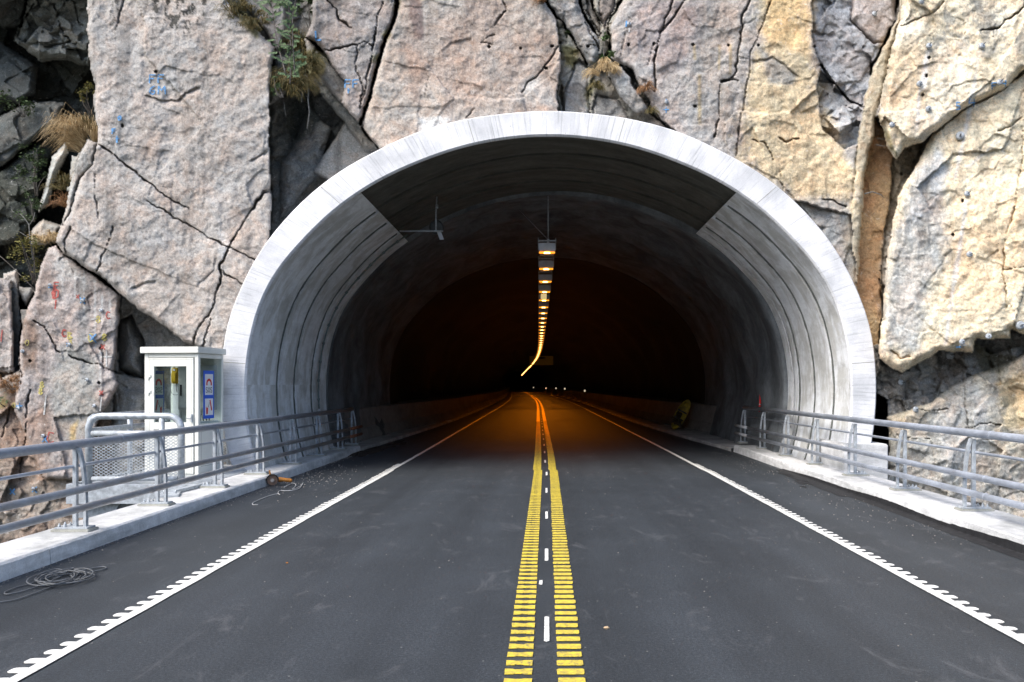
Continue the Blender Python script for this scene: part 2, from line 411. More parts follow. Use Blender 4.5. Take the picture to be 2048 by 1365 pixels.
# ------------------------------------------------------------------ the cliff (a rock surface with its own relief)
ST = 2.0
us = np.concatenate([np.linspace(-1500, -460, 70)[:-1], np.arange(-460, -40, 5.0), np.arange(-40, 2090, ST), np.arange(2092, 2750, 5.0), np.linspace(2756, 3600, 70)])
vs_ = np.concatenate([np.linspace(-1200, -400, 60)[:-1], np.arange(-400, -40, 5.0), np.arange(-40, 1110, ST), np.arange(1113, 1400, 5.0), np.linspace(1406, 2000, 40)])
U, V = np.meshgrid(us, vs_)
WU = U+7*fbm(U/45, V/45, 1, 4, 0.6); WV = V+7*fbm(U/45, V/45, 91, 4, 0.6)
D = 16.35+0.25*fbm(U/220, V/220, 3); C = np.zeros(U.shape+(3,)); C[:] = (0.20,0.185,0.165)
def region(poly, d0, col, gu=0, gv=0, amp=0.10, fs=130, fa=0.12, bev=0.18, bw=12, seed=5, warp=1.0, rough=0.03, cn=0.12, col2=None):
    global D, C
    xs = [p[0] for p in poly]; ys = [p[1] for p in poly]
    j0, j1 = np.searchsorted(us, [min(xs)-20, max(xs)+20]); i0, i1 = np.searchsorted(vs_, [min(ys)-20, max(ys)+20])
    sl = (slice(i0, i1), slice(j0, j1)); u = U[sl]; v = V[sl]
    x = u+(WU[sl]-u)*warp; y = v+(WV[sl]-v)*warp
    s = sdist(x, y, poly); m = s > 0
    cu = sum(xs)/len(xs); cv = sum(ys)/len(ys)
    fa *= 0.5 if d0 < 16.4 and v.size > 60000 or fa < 0.3 else 1.0
    fv, fe = facet(x/fs, y/fs, seed)
    fv2, _ = facet(x/(fs*0.33)+3, y/(fs*0.28)+5, seed+9)
    amp *= 0.8
    d = d0+gu*(u-cu)/1000+gv*(v-cv)/1000+amp*fbm(u/90, v/90, seed+3, 5, 0.55)+fa*fv+fa*0.35*fv2+rough*fbm(u/14, v/14, seed+7, 3, 0.6)
    kb = 0.55 if bev < 0.5 else 0.9
    d = d+bev*kb*np.clip(1-s/(bw*0.7), 0, 1)**2
    D[sl] = np.where(m, d, D[sl])
    n = fbm(u/70, v/70, seed+21, 4, 0.6)[..., None]
    c = np.array(col)*(1+cn*n)
    if col2 is not None:
        t = np.clip(0.5+2.2*fbm(u/110, v/140, seed+31, 5, 0.6), 0, 1)[..., None]
        c = c*(1-t)+np.array(col2)*(1+cn*n)*t
    C[sl] = np.where(m[..., None], c, C[sl])
def paint(poly, col, soft=14, a=1.0, seed=50, nz=16):
    xs = [p[0] for p in poly]; ys = [p[1] for p in poly]
    j0, j1 = np.searchsorted(us, [min(xs)-40, max(xs)+40]); i0, i1 = np.searchsorted(vs_, [min(ys)-40, max(ys)+40])
    sl = (slice(i0, i1), slice(j0, j1)); u = U[sl]; v = V[sl]
    s = sdist(u, v, poly)+nz*fbm(u/28, v/28, seed, 5, 0.7)
    t = (a*np.clip(0.5+s/soft, 0, 1))[..., None]
    C[sl] = C[sl]*(1-t)+np.array(col)*t
def spots(poly, col, thr=0.2, sc=10, a=0.8, seed=60):
    xs = [p[0] for p in poly]; ys = [p[1] for p in poly]
    j0, j1 = np.searchsorted(us, [min(xs), max(xs)]); i0, i1 = np.searchsorted(vs_, [min(ys), max(ys)])
    sl = (slice(i0, i1), slice(j0, j1)); u = U[sl]; v = V[sl]
    s = np.clip(sdist(u, v, poly)/25, 0, 1)
    t = (a*np.clip((fbm(u/sc, v/(sc*1.6), seed, 5, 0.7)*s-thr)*9, 0, 1))[..., None]
    C[sl] = C[sl]*(1-t)+np.array(col)*t
def crack(pts, w=3.0, dep=0.35, seed=0):
    """a fissure; each point may carry its own width"""
    global D
    xs = [p[0] for p in pts]; ys = [p[1] for p in pts]
    j0, j1 = np.searchsorted(us, [min(xs)-25, max(xs)+25]); i0, i1 = np.searchsorted(vs_, [min(ys)-25, max(ys)+25])
    sl = (slice(i0, i1), slice(j0, j1)); x = WU[sl]+2.5*fbm(U[sl]/11, V[sl]/11, 77+seed, 2); y = WV[sl]+2.5*fbm(U[sl]/11, V[sl]/11, 99+seed, 2)
    s = seg_dist(x, y, pts)
    ww = w*(0.75+1.3*fbm(U[sl]/40, V[sl]/40, 5+seed, 2))
    ww = np.maximum(ww, 0.25)
    D[sl] = D[sl]+dep*np.clip((ww-s)/1.3+0.5, 0, 1)+0.05*dep*np.clip(1-s/14, 0, 1)
    C[sl] = C[sl]*(1-0.0*s[..., None])
def ledge(pts, w=22, dep=0.22, side=1):
    """rock that steps back on one side of the line and eases out"""
    global D
    xs = [p[0] for p in pts]; ys = [p[1] for p in pts]
    j0, j1 = np.searchsorted(us, [min(xs)-w, max(xs)+w]); i0, i1 = np.searchsorted(vs_, [min(ys)-w, max(ys)+w])
    sl = (slice(i0, i1), slice(j0, j1)); x = WU[sl]; y = WV[sl]
    best = np.full(x.shape, 1e9); sg = np.zeros(x.shape)
    for i in range(len(pts)-1):
        x0, y0 = pts[i]; x1, y1 = pts[i+1]; dx = x1-x0; dy = y1-y0; L = dx*dx+dy*dy
        t = np.clip(((x-x0)*dx+(y-y0)*dy)/L, 0, 1); d = np.hypot(x-x0-t*dx, y-y0-t*dy)
        cr = dx*(y-y0)-dy*(x-x0)
        m = d < best; best = np.where(m, d, best); sg = np.where(m, np.sign(cr), sg)
    D[sl] = D[sl]+0.45*dep*np.where(sg*side > 0, np.clip(1-best/w, 0, 1)**1.5, 0)

PINK = (0.345,0.31,0.28); PINK2 = (0.335,0.315,0.295); GREY = (0.285,0.275,0.255); LG = (0.34,0.33,0.31)
YEL = (0.56,0.45,0.29); YEL2 = (0.60,0.52,0.38); CREAM = (0.66,0.57,0.42); DKR = (0.075,0.08,0.075); DG = (0.20,0.205,0.205)
BIG = [(-1500,-1200),(3600,-1200),(3600,2000),(-1500,2000)]
# far, dark back wall at the upper left
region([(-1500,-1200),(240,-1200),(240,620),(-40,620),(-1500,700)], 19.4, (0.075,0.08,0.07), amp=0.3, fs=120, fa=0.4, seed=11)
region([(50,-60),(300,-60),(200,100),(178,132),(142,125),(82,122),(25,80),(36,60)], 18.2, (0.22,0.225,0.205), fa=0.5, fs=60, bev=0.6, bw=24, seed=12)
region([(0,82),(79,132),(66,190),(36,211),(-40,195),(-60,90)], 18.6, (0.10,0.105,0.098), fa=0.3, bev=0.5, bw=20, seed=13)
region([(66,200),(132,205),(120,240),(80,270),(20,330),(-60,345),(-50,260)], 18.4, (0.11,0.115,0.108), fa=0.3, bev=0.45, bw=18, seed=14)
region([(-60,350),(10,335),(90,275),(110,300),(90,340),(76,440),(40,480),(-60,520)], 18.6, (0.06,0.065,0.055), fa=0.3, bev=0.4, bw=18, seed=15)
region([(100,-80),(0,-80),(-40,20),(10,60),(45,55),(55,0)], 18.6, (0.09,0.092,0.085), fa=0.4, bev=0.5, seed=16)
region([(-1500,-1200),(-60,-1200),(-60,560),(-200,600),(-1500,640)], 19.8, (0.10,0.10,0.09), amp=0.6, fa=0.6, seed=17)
# lower left wall below road level
region([(-1500,600),(0,640),(60,700),(300,900),(300,2000),(-1500,2000)], 16.9, (0.21,0.165,0.13), amp=0.3, fs=150, fa=0.3, seed=18)
region([(0,760),(36,740),(140,880),(190,870),(215,1110),(215,2000),(-400,2000),(-500,760)], 16.5, (0.25,0.185,0.145), fa=0.26, fs=90, amp=0.15, seed=19, col2=(0.27,0.235,0.20))
# loose stones stacked at the left edge of the big slab
region([(102,313),(132,287),(140,303),(112,350),(101,412),(79,428)], 17.6, (0.33,0.33,0.305), bev=0.5, bw=18, seed=21)
region([(145,308),(166,316),(148,385),(129,380)], 17.3, (0.29,0.29,0.27), bev=0.4, bw=12, seed=22)
region([(79,444),(88,438),(124,450),(116,490),(57,493),(63,461)], 17.4, (0.31,0.29,0.255), bev=0.5, bw=14, seed=23)
region([(5,545),(32,540),(40,570),(38,585),(0,575)], 17.3, LG, bev=0.4, bw=10, seed=24)
region([(38,573),(63,576),(69,587),(53,616),(38,592)], 17.0, (0.25,0.235,0.215), bev=0.4, bw=12, seed=25)
region([(-500,540),(6,556),(20,560),(24,600),(26,690),(28,745),(-500,770)], 16.6, (0.32,0.29,0.27), fa=0.2, seed=26)
region([(20,575),(37,578),(42,640),(40,735),(28,745),(24,660)], 16.9, (0.12,0.125,0.12), fa=0.1, bev=0.1, seed=27)
# recess below the big slab's diagonal edge, and wall behind the booth
region([(232,575),(384,680),(460,690),(470,960),(225,960),(222,745)], 17.1, (0.25,0.24,0.22), amp=0.25, fa=0.2, fs=170, seed=31, gu=1.5)
region([(236,640),(262,628),(290,690),(290,760),(236,740)], 16.8, (0.25,0.245,0.23), amp=0.1, fa=0.15, bev=0.7, bw=40, seed=32)
region([(228,762),(300,790),(300,960),(225,960)], 16.7, (0.24,0.235,0.215), amp=0.25, fa=0.2, bev=0.35, bw=26, seed=33)
# lower left painted slab
region([(97,497),(113,495),(132,510),(240,590),(237,640),(233,700),(225,740),(236,770),(222,800),(196,840),(186,880),(180,960),(90,960),(60,900),(30,820),(38,740),(42,660),(55,615),(68,590),(82,540)], 16.25, (0.325,0.285,0.265), amp=0.08, fs=120, fa=0.12, seed=34, gu=-0.6)
# the big slab left of the portal
region([(187,-300),(440,-300),(452,5),(487,35),(515,60),(548,95),(545,180),(553,195),(549,330),(546,362),(536,380),(545,402),(542,500),(470,640),(450,720),(405,697),(384,690),(360,675),(322,649),(278,617),(240,587),(214,564),(193,551),(132,510),(113,488),(120,459),(140,405),(138,428),(158,356),(176,300),(198,285),(187,200),(187,165),(176,110),(175,70)], 15.75, PINK, amp=0.10, fs=260, fa=0.10, bev=0.22, bw=14, seed=41, col2=PINK2)
region([(176,277),(198,285),(190,330),(160,356),(140,428),(125,452),(135,380),(152,320)], 16.0, (0.33,0.32,0.30), bev=0.25, bw=12, seed=42)
# deep recess right of it
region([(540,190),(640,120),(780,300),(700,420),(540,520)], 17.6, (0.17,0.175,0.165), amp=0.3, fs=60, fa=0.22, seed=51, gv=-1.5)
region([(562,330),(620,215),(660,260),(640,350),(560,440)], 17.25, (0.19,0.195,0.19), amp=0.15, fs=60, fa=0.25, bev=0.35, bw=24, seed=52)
region([(688,245),(775,305),(720,400),(628,345)], 16.9, (0.27,0.27,0.26), amp=0.05, fs=300, fa=0.05, bev=0.15, seed=53, rough=0.01)
region([(440,-300),(640,-300),(640,130),(540,210),(548,95),(487,35),(452,5)], 17.0, (0.20,0.19,0.17), amp=0.3, fa=0.3, seed=54)
region([(478,-300),(570,-300),(572,60),(556,110),(530,60),(487,5)], 16.6, (0.215,0.205,0.195), amp=0.1, fa=0.15, bev=0.3, seed=55)
region([(553,110),(576,120),(570,180),(545,195),(550,130)], 16.3, (0.12,0.125,0.11), bev=0.3, bw=10, seed=56)
# shelf under the L slab
region([(612,95),(640,140),(690,170),(740,250),(790,300),(730,300),(690,250),(640,185),(618,150)], 16.5, (0.21,0.21,0.195), amp=0.15, fs=50, fa=0.2, bev=0.4, bw=16, seed=57)
region([(609,78),(640,102),(690,150),(725,160),(725,235),(680,203),(633,143),(612,112)], 16.25, (0.22,0.21,0.195), fa=0.12, bev=0.15, seed=58)
region([(637,-300),(622,38),(611,76),(650,104),(692,165),(684,205),(718,244),(728,228),(741,175),(756,120),(770,78),(786,40),(797,0),(800,-300)], 15.85, (0.255,0.235,0.22), amp=0.08, fs=120, fa=0.14, bev=0.25, seed=59, col2=(0.29,0.255,0.235))
# slab over the crown of the arch
region([(808,-300),(800,5),(775,77),(750,167),(735,218),(727,246),(740,275),(790,330),(1000,330),(1125,300),(1121,222),(1124,167),(1134,150),(1136,118),(1124,90),(1137,70),(1110,32),(1085,0),(1080,-300)], 15.8, (0.33,0.27,0.23), amp=0.10, fs=230, fa=0.12, bev=0.2, seed=61, col2=(0.345,0.31,0.275))
# cluster of wedges near the crown
region([(1080,-300),(1260,-300),(1250,120),(1320,240),(1340,300),(1115,300),(1118,80)], 16.2, (0.24,0.23,0.20), amp=0.15, fs=50, fa=0.25, seed=62)
region([(1157,120),(1178,140),(1181,172),(1176,300),(1122,300),(1122,222),(1136,165),(1146,130)], 16.2, (0.30,0.29,0.275), fa=0.15, fs=60, bev=0.2, seed=63)
region([(1192,188),(1237,199),(1270,250),(1275,300),(1178,300),(1184,215)], 16.15, (0.26,0.25,0.235), fa=0.12, fs=70, bev=0.2, seed=64)
region([(1087,-300),(1087,0),(1111,27),(1138,62),(1154,89),(1176,134),(1192,136),(1197,115),(1196,80),(1181,48),(1165,27),(1158,0),(1150,-300)], 15.95, (0.25,0.245,0.235), fa=0.14, fs=60, bev=0.3, bw=16, seed=65)
region([(1166,-300),(1188,-300),(1190,20),(1203,50),(1200,75),(1176,28)], 16.3, (0.22,0.20,0.175), fa=0.14, fs=40, bev=0.25, bw=10, seed=66)
region([(1196,-300),(1240,-300),(1232,15),(1212,60),(1200,25)], 16.2, (0.23,0.20,0.18), fa=0.14, fs=40, bev=0.25, bw=12, seed=67)
# long wall right of the wedges to the pillar
region([(1262,-300),(1247,0),(1222,60),(1218,112),(1236,128),(1262,142),(1290,190),(1320,235),(1340,260),(1360,340),(1500,450),(1620,560),(1700,700),(1765,760),(1768,-300)], 15.8, (0.31,0.275,0.255), amp=0.12, fs=200, fa=0.16, bev=0.2, seed=68, col2=(0.33,0.31,0.29))
region([(1218,134),(1232,130),(1251,137),(1267,161),(1283,188),(1296,215),(1272,223),(1256,209),(1237,185),(1221,150)], 15.75, (0.31,0.295,0.275), fa=0.06, bev=0.25, bw=10, seed=69)
region([(1300,238),(1330,242),(1365,275),(1340,285),(1275,250)], 16.0, (0.22,0.21,0.20), fa=0.1, bev=0.2, seed=70)
# blue grey broken rock
region([(1632,-300),(1800,-300),(1790,50),(1765,95),(1745,160),(1722,215),(1716,290),(1690,300),(1645,260),(1632,180),(1640,135),(1622,70)], 16.05, (0.27,0.275,0.29), amp=0.12, fs=60, fa=0.28, bev=0.15, seed=71)
region([(1700,-300),(1800,-300),(1790,50),(1770,88),(1745,90),(1700,45)], 16.05, (0.34,0.305,0.29), fa=0.15, bev=0.3, bw=16, seed=72)
region([(1632,180),(1640,140),(1665,165),(1700,200),(1724,212),(1716,290),(1690,300),(1645,260)], 16.0, (0.32,0.325,0.335), fs=60, fa=0.3, bev=0.1, seed=73)
# tan pillar and the brown face beside it
region([(1745,240),(1770,225),(1800,300),(1790,400),(1770,560),(1766,760),(1700,700),(1700,560)], 16.35, (0.33,0.215,0.125), amp=0.12, fs=60, fa=0.12, bev=0.1, seed=74, col2=(0.37,0.26,0.15))
region([(1800,-300),(1799,20),(1773,82),(1744,138),(1727,211),(1714,297),(1700,420),(1690,520),(1712,600),(1722,420),(1729,360),(1741,297),(1754,231),(1767,185),(1781,115),(1806,0),(1812,-300)], 15.8, (0.36,0.32,0.245), fa=0.08, fs=110, bev=0.2, seed=75)
region([(1590,400),(1700,430),(1712,560),(1745,700),(1700,700),(1640,520)], 16.0, (0.34,0.30,0.235), fa=0.12, fs=70, bev=0.15, seed=76, col2=(0.30,0.30,0.29))
# groove, then the big right hand block with its overhang
region([(1752,235),(1850,270),(1835,340),(1795,420),(1780,560),(1772,700),(1756,700),(1762,520),(1778,400),(1788,300)], 16.5, (0.30,0.26,0.20), amp=0.15, fa=0.2, fs=50, seed=81)
region([(1745,690),(2060,640),(3600,600),(3600,1000),(1745,980)], 16.1, (0.24,0.232,0.215), amp=0.22, fs=42, fa=0.5, bev=0.1, seed=82, rough=0.07)
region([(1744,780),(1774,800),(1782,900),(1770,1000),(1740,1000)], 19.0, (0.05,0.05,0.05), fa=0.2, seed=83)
region([(1790,832),(1865,800),(1902,775),(1960,745),(2021,725),(2060,705),(3600,640),(3600,2000),(1700,2000),(1765,1000),(1778,900),(1775,835)], 15.5, (0.42,0.375,0.29), amp=0.22, fs=95, fa=0.32, bev=0.3, bw=20, seed=84, gu=-0.8, col2=(0.32,0.31,0.285))
region([(1852,288),(1838,320),(1822,350),(1797,390),(1786,440),(1775,520),(1765,600),(1758,690),(1757,719),(1778,733),(1801,744),(1840,722),(1878,704),(1944,704),(1952,678),(2017,675),(2021,656),(2050,668),(3600,600),(3600,-300),(2000,100)], 15.0, CREAM, amp=0.16, fs=170, fa=0.16, bev=0.35, bw=22, seed=85, gu=-0.9, col2=YEL2)
region([(1812,-1200),(1806,0),(1781,115),(1764,190),(1760,240),(1774,292),(1795,317),(1812,292),(1842,286),(1864,270),(1882,255),(1930,221),(1990,190),(2014,178),(2048,145),(3600,-200),(3600,-1200)], 14.75, CREAM, amp=0.15, fs=150, fa=0.16, bev=0.45, bw=22, seed=86, gu=-0.8, col2=(0.62,0.56,0.45))
region([(-1500,-1200),(3600,-1200),(3600,-60),(1900,-75),(1000,-55),(400,-75),(-1500,-60)], 17.9, GREY, amp=0.5, fs=260, fa=0.5, bev=0.1, seed=88, gv=-3.2, col2=PINK2)

# colour that belongs to the rock: iron-yellow skin, lichen, lime runs, moss, wet clay
paint([(1530,-40),(1632,-40),(1628,40),(1612,60),(1618,100),(1640,140),(1628,180),(1640,215),(1690,320),(1715,345),(1700,430),(1590,400),(1520,340),(1478,320),(1488,240),(1505,150),(1515,60)], YEL, 34, 0.9, 50, 40)
paint([(1535,-40),(1630,-40),(1622,60),(1610,110),(1560,90),(1525,60)], (0.60,0.41,0.20), 24, 0.7, 51)
paint([(1510,85),(1545,110),(1592,150),(1585,170),(1540,165)], (0.30,0.29,0.27), 10, 0.85, 52, 8)
paint([(1590,400),(1680,395),(1700,450),(1680,520),(1640,470)], (0.29,0.285,0.275), 18, 0.85, 53)
paint([(1420,-20),(1480,-20),(1510,60),(1480,150),(1490,240),(1440,250),(1400,120)], (0.36,0.32,0.28), 30, 0.5, 54)
paint([(1270,0),(1400,0),(1380,120),(1320,150),(1260,90)], (0.27,0.215,0.205), 30, 0.6, 55, 24)
paint([(812,-40),(838,-40),(848,60),(845,80),(830,75),(820,30)], (0.14,0.10,0.095), 6, 0.75, 56, 6)
paint([(815,0),(840,100),(850,160),(830,200),(800,120)], (0.26,0.18,0.14), 20, 0.5, 57)
paint([(832,250),(840,236),(870,232),(905,240),(870,265),(835,268)], (0.62,0.62,0.60), 8, 0.8, 58, 10)
paint([(1010,218),(1050,160),(1090,150),(1110,210)], (0.36,0.355,0.34), 20, 0.6, 59)
spots([(285,-60),(400,-60),(430,10),(380,80),(330,70),(285,40)], (0.035,0.035,0.03), 0.02, 12, 0.9, 60)
spots([(180,-20),(260,-20),(250,120),(190,120)], (0.05,0.05,0.045), 0.2, 9, 0.8, 61)
spots([(330,90),(370,90),(365,150),(325,150)], (0.06,0.06,0.055), 0.15, 9, 0.8, 62)
paint([(1800,440),(1870,400),(1900,430),(1895,500),(1850,600),(1840,700),(1770,700),(1770,600),(1780,500)], (0.40,0.395,0.38), 30, 0.85, 63, 26)
paint([(1830,345),(1880,300),(1900,340),(1870,420),(1800,460)], (0.47,0.47,0.47), 20, 0.8, 64, 18)
spots([(1800,350),(1890,380),(1880,560),(1790,640)], (0.20,0.20,0.19), 0.12, 22, 0.6, 65)
spots([(1830,-30),(2080,-30),(2080,120),(1860,130)], (0.30,0.29,0.26), 0.1, 26, 0.7, 66)
paint([(1900,420),(2050,350),(2060,560),(1960,640),(1890,600)], (0.60,0.46,0.30), 40, 0.55, 67, 30)
paint([(1770,90),(1850,80),(1850,210),(1770,220)], (0.44,0.34,0.22), 30, 0.7, 68)
paint([(1870,830),(1960,760),(1990,900),(1890,960)], (0.44,0.44,0.43), 20, 0.6, 69)
paint([(2000,770),(2060,740),(2060,860),(2010,860)], (0.55,0.42,0.24), 16, 0.7, 70)
paint([(1950,690),(2030,715),(2000,745),(1960,740)], (0.13,0.12,0.08), 10, 0.8, 71)
paint([(1990,780),(2030,760),(2035,800),(2000,810)], (0.14,0.13,0.09), 10, 0.7, 72)
paint([(120,700),(150,690),(200,720),(195,830),(180,870),(130,880),(105,820),(95,760)], (0.27,0.265,0.245), 20, 0.85, 73, 12)
paint([(155,560),(178,560),(178,760),(155,760)], (0.19,0.19,0.185), 10, 0.7, 74, 8)
paint([(45,640),(72,640),(72,740),(45,740)], (0.14,0.10,0.075), 8, 0.75, 75, 8)
paint([(35,850),(95,800),(110,870),(90,960),(20,960)], (0.25,0.165,0.12), 20, 0.6, 76)
paint([(140,855),(156,840),(150,890),(140,890)], (0.50,0.36,0.13), 6, 0.6, 77, 5)
paint([(100,500),(112,500),(130,520),(170,560),(120,560)], (0.42,0.42,0.41), 14, 0.7, 78)
paint([(440,460),(462,482),(450,520),(436,520)], (0.50,0.50,0.49), 10, 0.8, 79, 6)
for k, (a, b_, c_) in enumerate([(168,540,640),(190,560,700),(204,590,720),(150,530,600),(125,510,600),(220,600,650),(200,700,800)]):
    paint([(a-2,b_),(a+2,b_),(a+1,c_),(a-1,c_)], (0.46,0.46,0.45), 3, 0.6, 80+k, 2)
for k, pl in enumerate([[(1858,92),(1854,150),(1850,180),(1840,180),(1846,130)],[(1962,92),(1952,170),(1935,260),(1912,360),(1906,360),(1930,250),(1948,150)],[(1934,385),(1932,440),(1920,520),(1905,600),(1895,690),(1888,690),(1905,560),(1924,440)],[(1840,170),(1838,240),(1832,270),(1834,210)],[(2000,280),(1940,335),(1930,335)]]):
    paint(pl, (0.52,0.53,0.54), 6, 0.7, 90+k, 4)
for k, (pl) in enumerate([[(1436,90),(1442,90),(1440,140),(1436,140)],[(1458,90),(1464,90),(1462,150),(1459,150)],[(1396,150),(1402,150),(1402,250),(1396,250)],[(1386,90),(1390,90),(1392,120),(1388,120)]]):
    paint(pl, (0.36,0.26,0.11), 5, 0.6, 100+k, 3)
# moss on the ledges
for k, pl in enumerate([[(452,0),(480,10),(520,60),(515,75),(480,45)],[(575,120),(640,90),(650,150),(600,160)],[(764,70),(776,55),(782,70),(770,85)],[(744,112),(760,108),(758,122),(746,124)],[(786,5),(800,0),(796,20),(788,22)],[(1120,90),(1160,100),(1150,140),(1130,130)],[(1165,190),(1185,150),(1190,180),(1176,215)],[(1176,125),(1196,120),(1194,142)],[(1755,230),(1762,235),(1795,310),(1780,300)],[(0,800),(12,790),(14,812),(0,815)]]):
    paint(pl, (0.11,0.10,0.03), 8, 0.8, 110+k, 8)
paint([(580,200),(620,180),(640,240),(590,300),(560,260)], (0.035,0.04,0.03), 14, 0.7, 130)

# fissures
CR = [
 ([(198,287),(235,312),(262,342),(300,370),(340,395),(380,414)], 3.2, 0.5), ([(293,400),(340,428),(400,462),(457,493),(515,519)], 2.2, 0.3),
 ([(542,380),(526,385),(505,420),(480,457),(457,493),(437,535),(441,552),(433,572),(430,610),(420,630),(402,645),(392,665),(384,692)], 3.2, 0.5),
 ([(437,535),(455,550),(485,570)], 2.4, 0.4), ([(423,640),(412,670),(404,695)], 2.4, 0.4), ([(228,455),(218,490),(205,512),(193,551)], 3, 0.4),
 ([(142,452),(134,480),(136,506),(132,510)], 2.4, 0.3), ([(113,488),(132,510),(193,551),(214,562),(240,588)], 3.5, 0.5), ([(241,592),(240,640)], 2, 0.2),
 ([(70,640),(90,655),(105,680),(112,700),(122,705)], 3.5, 0.4), ([(140,708),(170,725),(205,735),(260,750),(285,757)], 2.6, 0.4), ([(203,690),(206,735)], 2, 0.2),
 ([(190,345),(190,395),(198,440)], 1.8, 0.2), ([(225,310),(245,0),(245,-60)], 0, 0.0), ([(245,0),(236,40),(232,60)], 2, 0.15), ([(240,560),(250,640),(262,700)], 0, 0),
 ([(797,0),(786,42),(773,77),(762,110),(748,167),(733,218),(724,248)], 4.4, 0.6), ([(764,0),(756,26),(747,90),(744,123),(730,159),(723,213)], 3.2, 0.4),
 ([(655,0),(672,15),(680,40),(700,55)], 3, 0.35), ([(715,88),(728,84),(745,92)], 3, 0.3), ([(714,90),(710,130),(722,170),(722,200)], 2, 0.25), ([(611,80),(640,102),(672,95),(712,86)], 3, 0.3),
 ([(720,240),(736,272),(764,303)], 5, 0.6), ([(1000,30),(990,50),(1010,20),(1005,0)], 2, 0.2), ([(1122,87),(1105,105),(1090,125),(1070,155),(1045,185)], 2.2, 0.3),
 ([(1087,0),(1111,27),(1138,62),(1156,92),(1172,128)], 5, 0.7), ([(1160,-10),(1167,27),(1196,78)], 6, 0.7), ([(1183,-10),(1190,20),(1203,42)], 5, 0.6), ([(1246,-10),(1234,20),(1219,52),(1215,110)], 7, 0.8),
 ([(1173,48),(1188,80),(1196,105)], 2.5, 0.3), ([(1236,128),(1262,155),(1283,195),(1300,222),(1345,262)], 4.5, 0.6), ([(1160,92),(1180,88),(1190,92)], 2, 0.2),
 ([(1128,230),(1126,170)], 5, 0.5), ([(1378,-10),(1345,40),(1322,70),(1312,110),(1308,150),(1306,185)], 3.4, 0.45), ([(1348,-10),(1336,30),(1322,66)], 3, 0.35), ([(1308,90),(1298,130)], 1.8, 0.2),
 ([(1250,70),(1238,115)], 1.8, 0.2), ([(1502,-10),(1486,40),(1478,90),(1466,150),(1444,165),(1443,180),(1436,230),(1428,275)], 2.8, 0.4), ([(1545,-10),(1520,60),(1500,110),(1494,160),(1480,250),(1470,310)], 2.2, 0.3),
 ([(1444,165),(1462,158),(1474,160)], 5, 0.3), ([(1508,283),(1528,285),(1545,320)], 3, 0.3), ([(1560,276),(1572,286),(1600,278)], 2.6, 0.25), ([(1640,400),(1665,402),(1690,415)], 3.4, 0.35),
 ([(1797,-10),(1786,45),(1768,92),(1748,125),(1740,150)], 5, 0.6), ([(1640,130),(1662,160),(1698,200),(1722,210)], 6, 0.6), ([(1690,212),(1716,222)], 3, 0.3),
 ([(1870,268),(1890,252),(1932,220),(1992,188),(2016,176),(2050,142)], 3.4, 0.35), ([(2000,165),(2030,170),(2048,168)], 0, 0), ([(2050,10),(2035,28),(2010,40),(2000,55),(1965,60)], 5, 0.35),
 ([(2043,250),(2040,340),(2030,420),(2012,470),(2006,540),(2012,620)], 2, 0.22), ([(2005,538),(2025,534),(2048,530)], 2.4, 0.25), ([(1800,52),(1840,38),(1870,20),(1885,0)], 1.8, 0.2),
 ([(2048,235),(2020,250),(1990,260)], 3, 0.25), ([(1756,560),(1766,640)], 3, 0.4), ([(1785,700),(1800,714),(1818,712)], 2, 0.2), ([(1795,870),(1860,880),(1868,930)], 2, 0.25), ([(1925,740),(1935,860)], 2, 0.2),
 ([(1930,858),(1960,850),(2000,852)], 4, 0.4), ([(1826,816),(1860,822),(1895,818)], 2.4, 0.3), ([(1560,345),(1575,400),(1600,420)], 2, 0.2), ([(1712,640),(1735,650)], 0, 0),
 ([(20,815),(12,850),(0,880)], 3, 0.4), ([(60,780),(50,850),(45,900),(40,960)], 2.2, 0.3), ([(120,680),(112,715),(120,750)], 0, 0), ([(36,560),(40,640),(42,700),(40,770)], 4, 0.5),
 ([(70,8),(50,40),(36,70)], 4, 0.5), ([(110,10),(125,70),(140,80),(120,90),(100,88)], 3, 0.4), ([(150,0),(160,50)], 3, 0.4), ([(90,95),(125,85)], 3, 0.3), ([(0,345),(110,250)], 5, 0.6), ([(-20,240),(40,212),(130,190)], 4, 0.5),
 ([(990,70),(960,85),(985,92)], 2, 0.15), ([(880,180),(900,195),(880,200)], 0, 0), ([(860,150),(850,190)], 1.8, 0.15), ([(930,235),(945,220)], 2, 0.2),
]
for hx, hy in [(978,94),(1041,97),(1104,93),(1176,93),(1257,90),(1308,88),(1386,90),(1457,91),(1517,91),(1390,213),(1092,137),(312,144),(245,252),(60,722),(202,697),(198,766),(1858,116),(1853,152),(1846,190),(1925,402),(1906,470),(1803,348),(1628,94)]:
    s_ = (slice(*np.searchsorted(vs_, [hy-5, hy+5])), slice(*np.searchsorted(us, [hx-5, hx+5])))
    D[s_] = D[s_]+0.4*(np.hypot(U[s_]-hx, V[s_]-hy) < 2.6)
for k, (p, w, d) in enumerate(CR):
    if d: crack(p, w*(0.40 if w < 4.2 else 0.52), d*(0.5 if w < 4.2 else 0.7), k)
ledge([(300,196),(322,202),(356,200),(368,184),(388,178)], 16, 0.14, 1)
ledge([(1514,118),(1545,112),(1594,150)], 14, 0.12, 1)
ledge([(265,572),(285,562),(310,560)], 12, 0.12, 1)
ledge([(500,318),(520,312),(530,305)], 10, 0.12, 1)
ledge([(1500,330),(1560,360),(1620,430)], 14, 0.1, 1)
ledge([(400,570),(425,540),(428,520)], 10, 0.08, 1)

